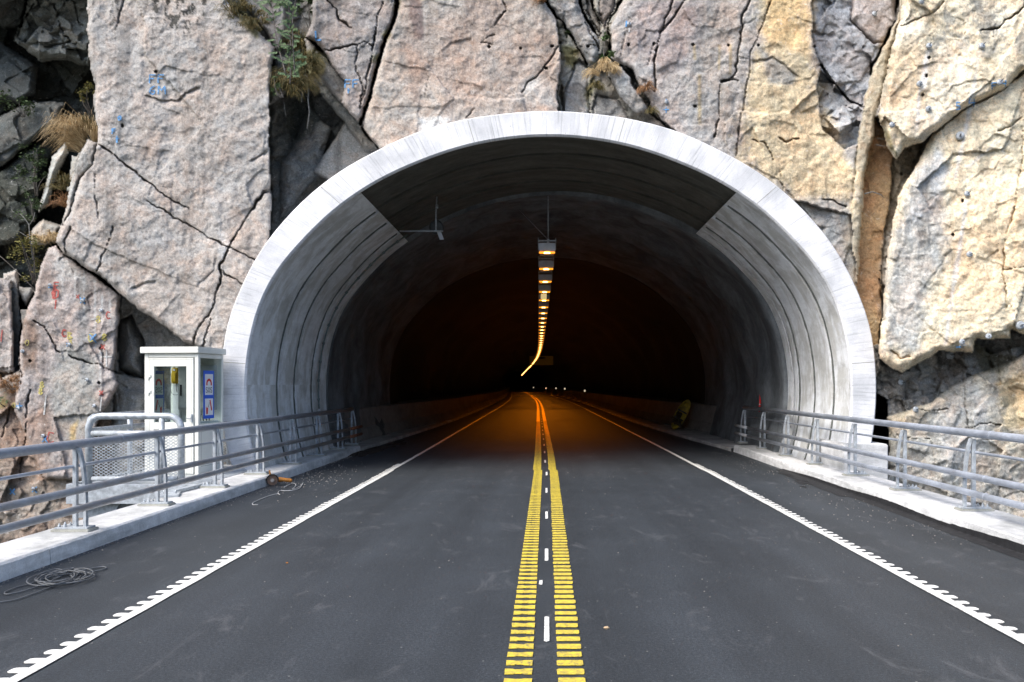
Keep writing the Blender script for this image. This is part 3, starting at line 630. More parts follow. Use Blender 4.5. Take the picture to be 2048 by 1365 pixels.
AC = (1097.0, 770.0)
TH_O = np.radians([-20,-11,-4,0,10.6,19,25.4,32.7,39.9,45.5,54,63.3,72,81.5,90]); R_O = np.array([652,658,657,657,655,644,636,622,609,598,580.5,569,557.5,549,548.5])
TH_I = np.radians([-20,-12.4,0,10.3,16,23,30.2,38.3,46.7,55,61.8,69.8,79,90]); R_I = np.array([607,608,606,602,599,588,569.5,554,538,523,513,506,500,498])
def rad(th, outer):
    t = math.pi-th if th > math.pi/2 else th
    g = [t+o for o in (-0.06,-0.03,0,0.03,0.06)]
    tb, rb = (TH_O, R_O) if outer else (TH_I, R_I)
    return float(np.mean([np.interp((x if x <= math.pi/2 else math.pi-x), tb, rb) for x in g]))
hole = []
for i in range(0, 49):
    th = R(-6)+(math.pi+R(12))*i/48
    r = 0.25*rad(th, False)+0.75*rad(th, True)
    hole.append((AC[0]+r*math.cos(th), AC[1]-r*math.sin(th)))
hole = [(hole[0][0], 1015)]+hole+[(hole[-1][0], 1015)]
HS = sdist(U, V, hole)
# nothing of the cliff may stand in front of the portal face, and the roof of the recess meets the arch
near = np.clip(1-np.abs(HS)/60, 0, 1)
D = np.where(HS > -20, np.maximum(D, 15.72), D)
nR, nC = U.shape
X = (U-VX)*D/F; Y = D; Z = H-(V-VY)*D/F
co = np.stack([X, Y, Z], -1).reshape(-1, 3).astype(np.float32)
ij = np.arange(nR*nC).reshape(nR, nC)
q = np.stack([ij[:-1,:-1], ij[1:,:-1], ij[1:,1:], ij[:-1,1:]], -1).reshape(-1, 4)
hm = (HS > 0).reshape(-1)
q = q[~hm[q].all(1)]
me = bpy.data.meshes.new('cliff'); me.vertices.add(len(co)); me.vertices.foreach_set('co', co.ravel())
me.loops.add(len(q)*4); me.loops.foreach_set('vertex_index', q.ravel().astype(np.int32))
me.polygons.add(len(q)); me.polygons.foreach_set('loop_start', np.arange(0, len(q)*4, 4, dtype=np.int32))
me.polygons.foreach_set('use_smooth', np.ones(len(q), bool))
me.update(); me.validate()
ca = me.color_attributes.new('Col', 'FLOAT_COLOR', 'POINT')
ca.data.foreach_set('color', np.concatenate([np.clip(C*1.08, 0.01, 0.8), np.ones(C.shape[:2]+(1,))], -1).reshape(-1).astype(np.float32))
me.materials.append(M['rock'])
cliff = bpy.data.objects.new('cliff', me); COL.objects.link(cliff); tag(cliff, 'steep fractured rock face of pink, grey and yellow slabs round the tunnel mouth', 'cliff', kind='structure')

def dep(u, v):
    j = int(np.clip(np.searchsorted(us, u)-1, 0, nC-2)); i = int(np.clip(np.searchsorted(vs_, v)-1, 0, nR-2))
    fu = (u-us[j])/(us[j+1]-us[j]); fv = (v-vs_[i])/(vs_[i+1]-vs_[i])
    a = D[i, j]*(1-fu)+D[i, j+1]*fu; b = D[i+1, j]*(1-fu)+D[i+1, j+1]*fu
    return float(a*(1-fv)+b*fv)
def depmin(u, v, r=6): return min(dep(u+a, v+b) for a in (-r,0,r) for b in (-r,0,r))

# ------------------------------------------------------------------ surveyors' spray marks on the rock
GL = {'F':[[(0,0),(0,1)],[(0,0),(0.7,0)],[(0,0.45),(0.55,0.45)]], '6':[[(0.6,0),(0.15,0.3),(0,0.7),(0.25,1),(0.6,0.9),(0.6,0.6),(0.1,0.6)]],
 'M':[[(0,1),(0.05,0),(0.4,0.55),(0.8,0),(0.85,1)]], 'L':[[(0,0),(0.05,1),(0.6,0.95)]], '5':[[(0.6,0),(0.1,0),(0.1,0.45),(0.5,0.5),(0.55,0.85),(0,1)]],
 '4':[[(0.1,0),(0,0.55),(0.7,0.5)],[(0.55,0.1),(0.5,1)]], '8':[[(0.3,0.48),(0.05,0.25),(0.3,0),(0.58,0.25),(0.3,0.48),(0,0.75),(0.3,1),(0.62,0.75),(0.3,0.48)]],
 'O':[[(0.3,0),(0,0.4),(0.2,0.95),(0.6,0.8),(0.6,0.2),(0.3,0)]], 'C':[[(0.6,0.1),(0.2,0),(0,0.5),(0.2,1),(0.6,0.85)]], 'B':[[(0,1),(0,0),(0.5,0.15),(0.1,0.48),(0.6,0.75),(0,1)]],
 't':[[(0.2,0),(0.2,1)],[(0,0.4),(0.5,0.4)]], '|':[[(0.1,0),(0,1)]], '-':[[(0,0.5),(1,0.4)]], '+':[[(0,0.5),(1,0.45)],[(0.5,0),(0.5,1)]], 'x':[[(0,0),(0.8,1)],[(0.8,0),(0,0.9)]], '2':[[(0,0.2),(0.4,0),(0.5,0.35),(0,1),(0.6,0.95)]]}
MK = [('FF',299,150,17,'spblue',2.6),('6M',299,172,17,'spblue',2.6),('O',236,232,9,'spblue',3.5),('F',224,258,10,'spblue',3),('t',231,272,14,'spblue',3),
 ('L',631,62,19,'spblue',4),('FF',690,160,16,'spblue',2.6),('t',694,176,11,'spblue',2.6),('|',1252,42,12,'spblue',3.5),('|',1258,56,8,'spwht',3),('t',1331,198,9,'spblue',3),('+',1326,214,12,'spblue',2),
 ('5',1912,205,15,'spblue',2.4),('4',1938,196,19,'spblue',2.4),('F',1984,166,13,'spblue',2.4),('4',2004,160,14,'spblue',2.4),('|',1962,86,8,'spblue',3),('+',1928,384,9,'spblue',2.4),('-',1912,690,10,'spblue',4),('+',1919,684,14,'spwht',2.5),
 ('B',136,665,14,'spyel',2.4),('x',138,680,7,'spyel',2),('C',124,660,14,'spred',3),('8',80,764,12,'spyel',2.6),('8',77,777,12,'spyel',2.6),('8',192,632,14,'spyel',2.2),('C',212,624,14,'spred',2.4),
 ('x',178,668,18,'spblue',2.6),('8',204,668,14,'spyel',2.6),('C',176,668,16,'spyel',2.2),('x',202,690,9,'spred',2.4),('O',104,578,20,'spred',3.6),('|',107,572,26,'spred',6),('F',108,565,14,'spred',2),
 ('x',160,596,12,'spblue',2.8),('-',96,571,9,'spblue',2.6),('x',133,686,8,'spblue',2.6),('x',199,782,9,'spred',2.8),('+',32,806,14,'spblue',2.6),('O',24,806,10,'spyel',2),('x',84,872,14,'spblue',2.4),
 ('C',94,865,22,'spred',2.4),('O',50,680,12,'spyel',1.6),('|',2,660,24,'spred',2.4),('x',20,978,12,'spblue',3),('x',64,974,12,'spblue',2.4),('|',88,790,40,'spwht',3),('t',206,700,34,'spwht',3),('|',200,795,28,'spwht',3),
 ('|',110,600,18,'spred',3),('x',152,590,8,'spred',2),('-',182,632,14,'spwht',2.4),('x',1999,160,7,'spblue',2),('O',1955,88,8,'spwht',2)]
for k, (s, u0, v0, hh, mt, w) in enumerate(MK):
    mb = MB(); ax = u0
    for ch in s:
        for st in GL[ch]:
            pts = []
            for i in range(len(st)-1):
                for t in np.linspace(0, 1, 5)[:-1]: pts.append((st[i][0]*(1-t)+st[i+1][0]*t, st[i][1]*(1-t)+st[i+1][1]*t))
            pts.append(st[-1]); pp = [(ax+p[0]*hh+random.uniform(-.3,.3), v0+p[1]*hh+random.uniform(-.3,.3)) for p in pts]
            rows = []
            for i, p in enumerate(pp):
                a = pp[max(0, i-1)]; b = pp[min(len(pp)-1, i+1)]
                nx, ny = -(b[1]-a[1]), b[0]-a[0]; L = math.hypot(nx, ny)+1e-6
                ww = w*0.5*random.uniform(0.7, 1.15); nx *= ww/L; ny *= ww/L
                d = depmin(p[0], p[1], 2)-0.008
                rows.append([wp(p[0]-nx, p[1]-ny, d), wp(p[0]+nx, p[1]+ny, d)])
            mb.grid(rows, False)
        ax += hh*1.0
    mb.build('spray_mark', M[mt], cliff)
# ------------------------------------------------------------------ tunnel portal and bore
PXM = 15.5/F
def rin(th): return rad(th, False)*PXM
def rout(th): return rad(th, True)*PXM
CX, CZ = (AC[0]-VX)*PXM, H
def sec(th, r, d, sx=0.0):                       # point of the bore section, relative to portal origin
    return Vector((CX+r*math.cos(th)+sx, d, CZ+r*math.sin(th)))
portal = empty('tunnel_portal', (0,0,0)); tag(portal, 'white concrete arch with stepped inner walls round the road tunnel mouth', 'tunnel portal')
NA = 96
def ths(a0=-22, a1=202, n=NA): return [R(a0+(a1-a0)*i/n) for i in range(n+1)]
ORG = Vector((CX, 15.5, CZ))
def buildp(mb, name, mat, parent=portal):
    mb.v = [tuple(Vector(p)-ORG) for p in mb.v]
    return mb.build(name, mat, parent, ORG)
# face: slightly rounded ring, front + outside + inner edge
mb = MB(); prof = [(1,0.90),(1,0.0),(1,-0.0)]
rows = []
for th in ths():
    ro, ri = rout(th), rin(th)
    rows.append([sec(th, ro, 16.9), sec(th, ro, 15.53), sec(th, ro-0.025, 15.50), sec(th, ri+0.03, 15.50), sec(th, ri, 15.535), sec(th, ri, 15.58)])
mb.grid(rows, False)
buildp(mb, 'portal_ring', M['face'])
for a in (4, 41, 74, 107, 139, 176):                     # pour joints across the face
    th = R(a); n = Vector((-math.sin(th), 0, math.cos(th)))*0.006
    mb = MB(); p0 = sec(th, rin(th)+0.03, 15.4985); p1 = sec(th, rout(th)-0.03, 15.4985); mb.add([p0-n, p1-n, p1+n, p0+n], [(0,1,2,3)])
    buildp(mb, 'pour_joint', M['grout'])
# stepped rings; each starts and ends on a skewed cut (left side runs deeper)
def skew(th, dl, dr, dc=None):
    t = (1-math.cos(th))/2
    return dr*(1-t)+dl*t
ST_ = [(15.58,15.58),(17.25,16.4),(18.35,17.5),(19.6,18.45),(20.9,19.35)]
for i in range(4):
    mb = MB(); rows = []
    a, b = ST_[i], ST_[i+1]
    k0, k1 = 1-0.004*i, 1-0.004*i
    for th in ths():
        r = rin(th)*k0
        d0 = skew(th, *a)+(0 if i == 0 else 0.10); d1 = skew(th, *b)
        rows.append([sec(th, r+0.30, d0), sec(th, r, d0+0.015), sec(th, r, (d0+d1)/2), sec(th, r, d1-0.02), sec(th, r+0.28, d1), sec(th, r+0.28, d1+0.12)])
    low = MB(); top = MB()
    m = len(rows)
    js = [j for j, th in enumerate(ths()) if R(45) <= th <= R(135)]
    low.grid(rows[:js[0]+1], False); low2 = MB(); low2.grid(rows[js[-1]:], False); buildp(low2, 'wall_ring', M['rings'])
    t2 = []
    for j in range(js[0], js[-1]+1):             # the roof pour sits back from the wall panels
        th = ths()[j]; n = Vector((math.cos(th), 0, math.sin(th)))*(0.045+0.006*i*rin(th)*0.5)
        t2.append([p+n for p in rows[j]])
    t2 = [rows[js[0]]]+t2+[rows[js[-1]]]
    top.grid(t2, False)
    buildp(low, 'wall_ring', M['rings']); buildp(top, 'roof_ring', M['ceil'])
JOINT = simple('dark_joint_strip', (0.13,0.14,0.13), 0.8, 0, 0.3)  # plain dark strip run along the joints between wall rings
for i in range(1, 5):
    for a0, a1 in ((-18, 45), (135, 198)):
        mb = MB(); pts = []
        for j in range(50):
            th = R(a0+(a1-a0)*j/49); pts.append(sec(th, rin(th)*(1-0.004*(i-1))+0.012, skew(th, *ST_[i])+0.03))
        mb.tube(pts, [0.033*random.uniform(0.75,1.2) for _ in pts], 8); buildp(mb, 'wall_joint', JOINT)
# sprayed concrete bore
def bore_r(th, d):
    r = rin(th)*0.976
    c = math.cos(th)
    t = 0 if d < 19 else min(1, (d-19)/9)
    k = 1+(0.06*max(0, c)+0.015*max(0, -c))*t
    return r*k+0.05*max(0, math.sin(th))**3
ds = [0]+list(np.arange(0.4, 10.6, 0.4))
TH = ths(-22, 202, 150)
A_ = np.array([[th*5.4 for _ in ds] for th in TH]); B_ = np.array([[19.4+d for d in ds] for _ in TH])
NZ = 0.24*fbm(A_/1.4, B_/0.9, 301, 4, 0.55)+0.05*fbm(A_/0.5, B_/0.5, 305, 3)
mb = MB(); rows = []
for i, th in enumerate(TH):
    d0 = skew(th, 20.9, 19.35)
    row = [sec(th, rin(th)+0.3, d0-0.02), sec(th, bore_r(th, d0)-0.004, d0-0.015)]
    for j, dd in enumerate(ds):
        d = d0+dd*(30.2-d0)/10.4
        w = min(1, dd/1.5, max(0, (10.4-dd)/1.2))
        row.append(sec(th, bore_r(th, d)+NZ[i][j]*w+0.09*(1-w)*0+0.12*w*max(0, math.sin(th)), d, shift(d)))
    rows.append(row)
mb.grid(rows, True)
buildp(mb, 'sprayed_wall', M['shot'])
# bare bore beyond, its near-black colour painting in the tunnel gloom
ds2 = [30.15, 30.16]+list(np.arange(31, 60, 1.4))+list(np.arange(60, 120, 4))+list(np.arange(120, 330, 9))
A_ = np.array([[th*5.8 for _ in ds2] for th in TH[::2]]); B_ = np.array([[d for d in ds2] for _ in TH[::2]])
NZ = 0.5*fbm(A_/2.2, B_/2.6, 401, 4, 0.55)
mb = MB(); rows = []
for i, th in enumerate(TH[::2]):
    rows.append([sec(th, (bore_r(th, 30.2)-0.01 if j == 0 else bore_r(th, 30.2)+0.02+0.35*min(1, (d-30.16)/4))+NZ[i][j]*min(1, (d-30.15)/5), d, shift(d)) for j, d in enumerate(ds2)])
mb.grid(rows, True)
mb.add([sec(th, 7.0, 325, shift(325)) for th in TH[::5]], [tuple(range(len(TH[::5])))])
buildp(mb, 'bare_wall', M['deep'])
# plinths that carry the ring
mb = MB(); mb.bbox(5.45, 6.28, 15.25, 16.9, -0.4, 0.66, 0.02); buildp(mb, 'plinth', M['kerb'])
mb = MB(); mb.bbox(-6.28, -5.62, 15.45, 16.9, -0.4, 0.20, 0.02); buildp(mb, 'plinth', M['kerb'])
# conduit clipped to the left wall
mb = MB()
pts = []
for i in range(46):
    th = R(186-(186-133)*i/45); pts.append(sec(th, rin(th)*0.982-0.035, skew(th, 19.95, 18.8)))
mb.tube(pts, 0.022, 8)
for i in range(2, 44, 4):
    p = pts[i]; q = pts[i+1]; t = (q-p).normalized()
    mb.tube([p-t*0.03, p+t*0.03], 0.034, 8)
o = mb.build('conduit', M['duct']); tag(o, 'dark conduit clipped up the left inner wall of the tunnel mouth', 'conduit')
# pale seal strip on the right wall
mb = MB(); pts = [sec(R(a), rin(R(a))*0.982-0.008, skew(R(a), 19.95, 18.75)) for a in range(-10, 44)]
mb.tube(pts, 0.014, 6); mb.v = [tuple(Vector(p)-ORG) for p in mb.v]; mb.build('seal_strip', M['kerb'], portal, ORG)

# ------------------------------------------------------------------ road, kerbs, shelves, barriers
def hw(d, side):                                  # half width of the asphalt
    return interp(d, [21.5,27,32,40,60], [4.84 if side < 0 else 4.9, 4.6,4.4,4.2,4.15])
dd = [-60,-40,-20,-10,-5,0,2,4,6,8,10,12,14,16,18,20,21.5,24,27,30,33,36,40,44,48,54,60,70,80,90,100,110,120,140,160,180,200,230,260,300,325]
mb = MB(); rows = []
for d in dd:
    s = shift(d)
    rows.append([Vector((s-hw(d,-1)-0.03, d, 0)), Vector((s, d, 0.0)), Vector((s+hw(d,1)+0.03, d, 0))])
mb.grid(rows, False); road = mb.build('road', M['asphalt']); tag(road, 'dark asphalt road running over the bridge into the tunnel', 'road', kind='structure')
mb = MB(); mb.box(-5.47, 5.65, -60, 17.2, -0.75, -0.03)
o = mb.build('bridge_deck', M['beam']); tag(o, 'concrete deck slab under the road', 'bridge', kind='structure')
def kerb(name, x0, x1, h, label):
    k = empty(name); tag(k, label, 'kerb')
    joints = [-60,-36,-12,-4.4,1.9,8.1,14.35,21.6] if x0 < 0 else [-60,-36,-12,-5,0.6,6.8,13.0,16.1,21.7]
    for a, b in zip(joints[:-1], joints[1:]):
        bm = MB(); n = max(2, int((b-a)/0.15)); rows = []
        for i in range(n+1):
            y = a+0.006+(b-a-0.012)*i/n
            j = lambda s_: random.uniform(-s_, s_)
            e = 0.012 if a > -5 else 0.008
            sgn = 1 if x0 < 0 else -1
            xf = x1 if x0 < 0 else x0; xb = x0 if x0 < 0 else x1
            c = 0.012+random.uniform(0, e)
            rows.append([Vector((xb, y, -0.7)), Vector((xb, y, h)), Vector((xf-sgn*(0.02+c), y, h+j(0.001))), Vector((xf-sgn*c*0.35, y, h-c)), Vector((xf+sgn*0.004, y, h*0.45+j(0.004))), Vector((xf+sgn*0.012, y, -0.05))])
        bm.grid(rows, False)
        bm.f.append(tuple(range(len(bm.v)-6, len(bm.v)))); bm.sm.append(False)
        bm.f.append(tuple(range(6))); bm.sm.append(False)
        s_ = bm.build('kerb_section', M['kerb'], k)
    return k
kl = kerb('kerb', -5.47, -4.845, 0.16, 'pale concrete kerb along the left side of the bridge, under the rail beside the phone booth')
kr = kerb('kerb', 4.895, 5.68, 0.17, 'pale concrete kerb along the right side of the bridge with black tar along its foot')
# tar smeared on the lower half of the right kerb
mb = MB(); rows = []
y = -8.0
while y < 17.2:
    t = 1 if y < 14 else max(0, (17.2-y)/3.2)
    hh = (0.080+random.uniform(-0.004,0.004)+(0.02*math.sin(y*1.7)))*t*(1.0 if y < 10 else 0.8)+0.003
    rows.append([Vector((4.74-random.uniform(0,0.02)-(0.14*t if y > 13 else 0), y, 0.004)), Vector((4.86, y, 0.008)), Vector((4.878, y, 0.02)), Vector((4.8855, y, 0.012+hh))])
    y += 0.07
mb.grid(rows, False); mb.build('tar_smear', M['tar'], kr)
# concrete shelf strips beside the road inside
for side in (-1, 1):
    mb = MB(); rows = []
    for d in [21.75,23,25,27,30,33,36,40,45,50,60,80,100,140,200,320]:
        s = shift(d); a = s+side*hw(d, side)
        rows.append([Vector((a, d, -0.02)), Vector((a, d, 0.075)), Vector((a+side*0.02, d, 0.09)), Vector((s+side*7.3, d, 0.10))])
    mb.grid(rows, False)
    o = mb.build('pavement', M['shelf']); tag(o, 'low concrete strip between road and barrier inside the tunnel, %s' % ('left side' if side < 0 else 'right side'), 'pavement', kind='structure')
    mb = MB(); x0, x1 = (-6.4, -5.475) if side < 0 else (5.69, 6.4)
    mb.box(x0, x1, 16.0, 21.74, -0.7, 0.13); 
    o = mb.build('pavement', M['shelf']); tag(o, 'concrete ledge at the foot of the %s tunnel wall' % ('left' if side < 0 else 'right'), 'pavement', kind='structure')
XB = {-1: ([22.0,24,27,30,34,38.6,50,70,90,330], [5.28,5.36,5.30,5.12,4.80,4.45,4.35,4.2,4.0,4.0]),
       1: ([22.6,27,30,32,35,39,50,70,90,330], [5.75,5.70,5.55,5.40,5.15,4.95,4.70,4.5,4.3,4.3])}
for side in (-1, 1):
    bar = empty('concrete_barrier'); tag(bar, 'low concrete barrier with a sloping foot along the %s tunnel wall' % ('left' if side < 0 else 'right'), 'barrier')
    cuts = [XB[side][0][0], 31.5, 41.5, 53, 66, 80, 100, 130, 170, 220, 320]
    for a, b in zip(cuts[:-1], cuts[1:]):
        mb = MB(); rows = []
        n = max(3, int((b-a)/1.5))
        for i in range(n+1):
            d = a+0.012+(b-a-0.024)*i/n
            x = interp(d, *XB[side]); s = shift(d)
            rows.append([Vector((s+side*(x+dx), d, z)) for dx, z in ((0,0.05),(0.0,0.17),(0.11,0.42),(0.125,0.44),(0.17,1.02),(0.19,1.04),(1.6,1.06))])
        mb.grid(rows, False)
        for o_ in (0, len(mb.v)-7):
            mb.v.append((mb.v[o_+6][0], mb.v[o_][1], 0.05)); mb.f.append(tuple(range(o_, o_+7))+(len(mb.v)-1,)); mb.sm.append(False)
        mb.build('barrier_section', M['barrier'], bar)
# dark soil where the left kerb ends
mb = MB()
def blob(mb, cx, cy, rx, ry, hz, n=26, seed=0, z=0.004):
    rg = random.Random(seed); rows = []
    for k in range(5):
        t = k/4; row = []
        for i in range(n+1):
            a = 2*math.pi*(i % n)/n
            rr = (1+0.35*math.sin(a*3+seed)+0.2*math.sin(a*7+seed*2))
            row.append(Vector((cx+math.cos(a)*rx*t*rr, cy+math.sin(a)*ry*t*rr, z+hz*(1-t)**1.2*(0.6+0.8*rg.random()))))
        rows.append(row)
    mb.grid(rows, False)
blob(mb, -4.72, 21.0, 0.22, 1.0, 0.06, seed=3); blob(mb, -4.60, 22.6, 0.30, 1.3, 0.05, seed=5); blob(mb, -4.45, 24.6, 0.22, 1.2, 0.03, seed=8)
o = mb.build('soil_heap', M['dirt']); tag(o, 'dark loose soil on the asphalt where the left kerb ends', 'soil', kind='stuff')
mb = MB(); blob(mb, 4.62, 14.9, 0.12, 0.55, 0.02, seed=4); blob(mb, 4.40, 14.2, 0.05, 0.12, 0.012, seed=6); blob(mb, 4.66, 16.0, 0.08, 0.5, 0.02, seed=14)
o = mb.build('soil_heap', M['tar']); tag(o, 'black spilled tar beside the right kerb', 'tar spill', kind='stuff')

# ------------------------------------------------------------------ painted markings
def strip(mb, x0, x1, y0, y1, z=0.004, rnd=0.0):
    xs = [(x0, y0), (x1, y0), (x1, y1), (x0, y1)]
    if rnd:                                       # rounded, slightly uneven plastic bar
        p = []; r = min(rnd, (x1-x0)/2, (y1-y0)/2)*0.98
        for cx, cy, a0 in ((x1-r, y1-r, 0), (x0+r, y1-r, 90), (x0+r, y0+r, 180), (x1-r, y0+r, 270)):
            for k in range(4):
                a = R(a0+30*k); p.append((cx+r*math.cos(a)+random.uniform(-.002,.002), cy+r*math.sin(a)+random.uniform(-.002,.002)))
        xs = p
    t = 0.004
    n = len(xs); mb.add([(a+shift(b), b, z) for a, b in xs]+[(a+shift(b), b, z+t) for a, b in xs], [tuple(range(n, 2*n))]+[(i,(i+1)%n,(i+1)%n+n,i+n) for i in range(n)])
def longstrip(mb, x0, x1, d0, d1, z=0.005):
    rows = []; d = d0
    while d <= d1+1e-6:
        j0 = random.uniform(-.004,.004) if d < 25 else 0; j1 = random.uniform(-.004,.004) if d < 25 else 0
        rows.append([Vector((x0+shift(d)+j0, d, z)), Vector((x1+shift(d)+j1, d, z))]); d += 0.3 if d < 25 else 2.5
    mb.grid(rows, False)
def edge_off(d): return interp(d, [22,40,400], [0, -0.12, -0.12])
for side, xi, xo, xt, lab in ((-1, 3.105, 3.19, 3.275, 'left'), (1, 3.205, 3.29, 3.37, 'right')):
    mb = MB(); a, b = sorted((side*xi, side*xo)); longstrip(mb, a, b, -12, 300, 0.009)
    d = -12.0
    while d < 18.2:
        x0, x1 = sorted((side*(xo-0.02), side*(xt+random.uniform(-.012,.012))))
        L = 0.088+random.uniform(-.007,.007)
        rx = random.uniform(0.02,0.035)
        strip(mb, x0, x1, d, d+L, 0.0045, rx)
        d += 0.1755
    o = mb.build('edge_line', M['pwht']); tag(o, 'white toothed line painted along the %s edge of the road' % lab, 'road marking', kind='structure')
for x0, x1, lab in ((-0.251, -0.088, 'left'), (0.067, 0.229, 'right')):
    mb = MB(); d = -8.0
    while d < 40:
        L = 0.092+random.uniform(-.008,.008)
        if lab == 'left':
            m_ = (x0+x1)/2; w = 0.022          # each left bar is pinched in the middle
            xs = [(x0,d),(m_-w*1.4,d+0.004),(m_-w,d+0.011),(m_+w,d+0.011),(m_+w*1.6,d+0.003),(x1,d),(x1+0.002,d+L),(m_+w*1.5,d+L-0.002),(m_+w*.8,d+L-0.012),(m_-w,d+L-0.012),(m_-w*1.7,d+L-0.003),(x0-0.002,d+L)]
            xs = [(a+random.uniform(-.003,.003), b_+random.uniform(-.003,.003)) for a, b_ in xs]; n = len(xs)
            mb.add([(a+shift(b_), b_, 0.004) for a, b_ in xs]+[(a+shift(b_), b_, 0.009) for a, b_ in xs], [tuple(range(n, 2*n))]+[(i,(i+1)%n,(i+1)%n+n,i+n) for i in range(n)])
        else: strip(mb, x0+random.uniform(-.004,.004), x1+random.uniform(-.004,.004), d, d+L, 0.0045, 0.012)
        d += 0.1625
    longstrip(mb, x0, x1, 40, 300)
    o = mb.build('centre_line', M['pyel']); tag(o, 'yellow barred line, the %s one of the pair in the middle of the road' % lab, 'road marking', kind='structure')
mb = MB(); d = 0.46
while d < 42:
    strip(mb, -0.016, 0.018, d, d+0.60, 0.0045, 0.016); d += 2.59
strip(mb, -0.065, -0.035, 7.25, 7.40, 0.0045, 0.01)
o = mb.build('centre_dashes', M['pwht']); tag(o, 'short white dashes painted between the two yellow lines', 'road marking', kind='structure')

# ground far below the bridge
mb = MB(); mb.add([(-600,-700,-9.4),(600,-700,-9.4),(600,60,-9.4),(-600,60,-9.4)], [(0,1,2,3)])
o = mb.build('ground', M['ground']); tag(o, 'valley floor below the bridge', 'ground', kind='structure')

# unseen slope behind the viewer, added to keep low sky out of the tunnel
hx = np.linspace(-700, 700, 70); hy = np.linspace(-110, -420, 24)
HX, HY = np.meshgrid(hx, hy)
t_ = np.clip((-110-HY)/150, 0, 1)
HZ = -9.5+t_**0.8*(88+30*fbm(HX/120, HY/120, 900, 4))+6*fbm(HX/25, HY/25, 910, 4)*t_
mb = MB(); mb.grid([[Vector((HX[i,j], HY[i,j], HZ[i,j])) for j in range(len(hx))] for i in range(len(hy))])
o = mb.build('sky_block_slope', simple('sky_block_green', (0.05,0.06,0.035), 0.95, 0, 0.5, 0.12, 0.0)); tag(o, 'unseen slope added behind the viewer to block the low sky', 'sky blocker', kind='structure')

# ------------------------------------------------------------------ guard rails
def make_post(name, side, label=None):
    """rear tube, curved front plate, base plate on a grout pad, four bolts. +x of the post points to the road"""
    p = MB(); s = side
    X_ = lambda a: a*(-s)
    rear = MB(); rear.bbox(min(X_(0.0),X_(0.05)), max(X_(0.0),X_(0.05)), -0.022, 0.022, 0.03, 0.90, 0.006)
    o = rear.build(name, M['gal'])
    fr = MB(); path = []
    prof = [(0.012,0.905),(0.034,0.84),(0.055,0.74),(0.072,0.62),(0.084,0.50),(0.090,0.36),(0.092,0.20),(0.092,0.035)]
    L = []
    for k, (a, z) in enumerate(prof):
        L.append([Vector((X_(a+0.030), -0.026, z)), Vector((X_(a+0.060), -0.026, z)), Vector((X_(a+0.060), 0.026, z)), Vector((X_(a+0.030), 0.026, z)), Vector((X_(a+0.030), -0.026, z))])
    fr.grid(L, False); fr.f += [(0,1,2,3), tuple(len(fr.v)-5+i for i in (3,2,1,0))]; fr.sm += [False, False]
    f = fr.build('front_plate', M['gal'], o)
    bp = MB(); bp.bbox(-0.16, 0.20, -0.085, 0.085, 0.028, 0.048, 0.004)
    bp.v = [(X_(v[0]), v[1], v[2]) for v in bp.v]
    b = bp.build('base_plate', M['gal'], o)
    g = MB(); g.bbox(-0.19, 0.225, -0.105, 0.105, -0.005, 0.028, 0.008); g.v = [(X_(v[0]), v[1], v[2]) for v in g.v]; g.build('grout_pad', M['grout'], o)
    for bx in (-0.12, -0.06):
        for by in (-0.055, 0.055):
            bo = MB(); bo.tube([(X_(bx), by, 0.048), (X_(bx), by, 0.066)], 0.017, 6); bo.tube([(X_(bx), by, 0.062), (X_(bx), by, 0.085)], 0.008, 6); 
            bo.build('anchor_bolt', M['gal'], o)
    return o
def rail(side, base, y0, dy, n0, n1, kz, top, thin, r1, r2, rearx, railx, topx, end_top, end_low, label, mats):
    g = empty('guard_rail', (base, 0, kz)); tag(g, label, 'guard rail')
    s = -side                                      # direction to the road
    first = make_post('post', side); first.parent = g
    k0 = True
    for k in range(n0, n1):
        y = y0+dy*k
        if k == n1-1: y = end_top-0.12
        p = first if k0 else copy_tree(first, g)
        p.location = (0, y, 0); k0 = False
    def tubep(name, x, z, r, a, b, m, joints=()):
        mb = MB(); mb.tube([(x, a, z), (x, b, z)], r, 20)
        for j in joints:
            mb.tube([(x, j-0.012, z), (x, j-0.004, z), (x, j+0.004, z), (x, j+0.012, z)], [r+0.001, r+0.004, r+0.004, r+0.001], 20, caps=False)
        return mb.build(name, m, g)
    z0 = -kz
    tubep('top_rail', s*topx, z0+top, 0.050, -25, end_top, mats[0], (10.0,-2,4.0,16.0))
    tubep('thin_rail', s*(-0.0), z0+thin, 0.019, -25, end_top-0.15, mats[1])
    for z in (r1, r2):
        tubep('lower_rail', s*railx, z0+z, 0.040, -25, end_low-1.4, mats[2], (10.45,-1.5,4.5) if side < 0 else (9.85,-1.5,5.2))
        o = tubep('rail_end', s*railx, z0+z, 0.0405, end_low-1.398, end_low, mats[3])
        if side < 0: o['label'] = 'rusty bare end of the lower rail'
    for k in range(n0, n1):
        y = y0+dy*k if k < n1-1 else end_top-0.12
        for z in (r1, r2):
            mb = MB(); xa, xb = sorted((s*0.135, s*(railx-0.025))); mb.box(xa, xb, y-0.018, y+0.018, z0+z-0.02, z0+z+0.02)
            mb.build('clamp', M['gal'], g)
    return g
gl = rail(-1, -5.16, 9.05, 1.9, -6, 8, 0.16, 1.10, 0.86, 0.63, 0.43, 0, 0.185, 0.02, 22.0, 22.3,
     'grey tubular guard rail on the left kerb in front of the phone booth', (M['rail'], M['rail3'], M['rail2'], M['rust']))
gr = rail(1, 5.40, 10.45, 2.0, -6, 7, 0.17, 1.14, 0.90, 0.63, 0.42, 0, 0.185, 0.03, 22.6, 22.9,
     'grey tubular guard rail on the right kerb ending by the red stake', (M['rail3'], M['rail3'], M['rail3'], M['rail2']))
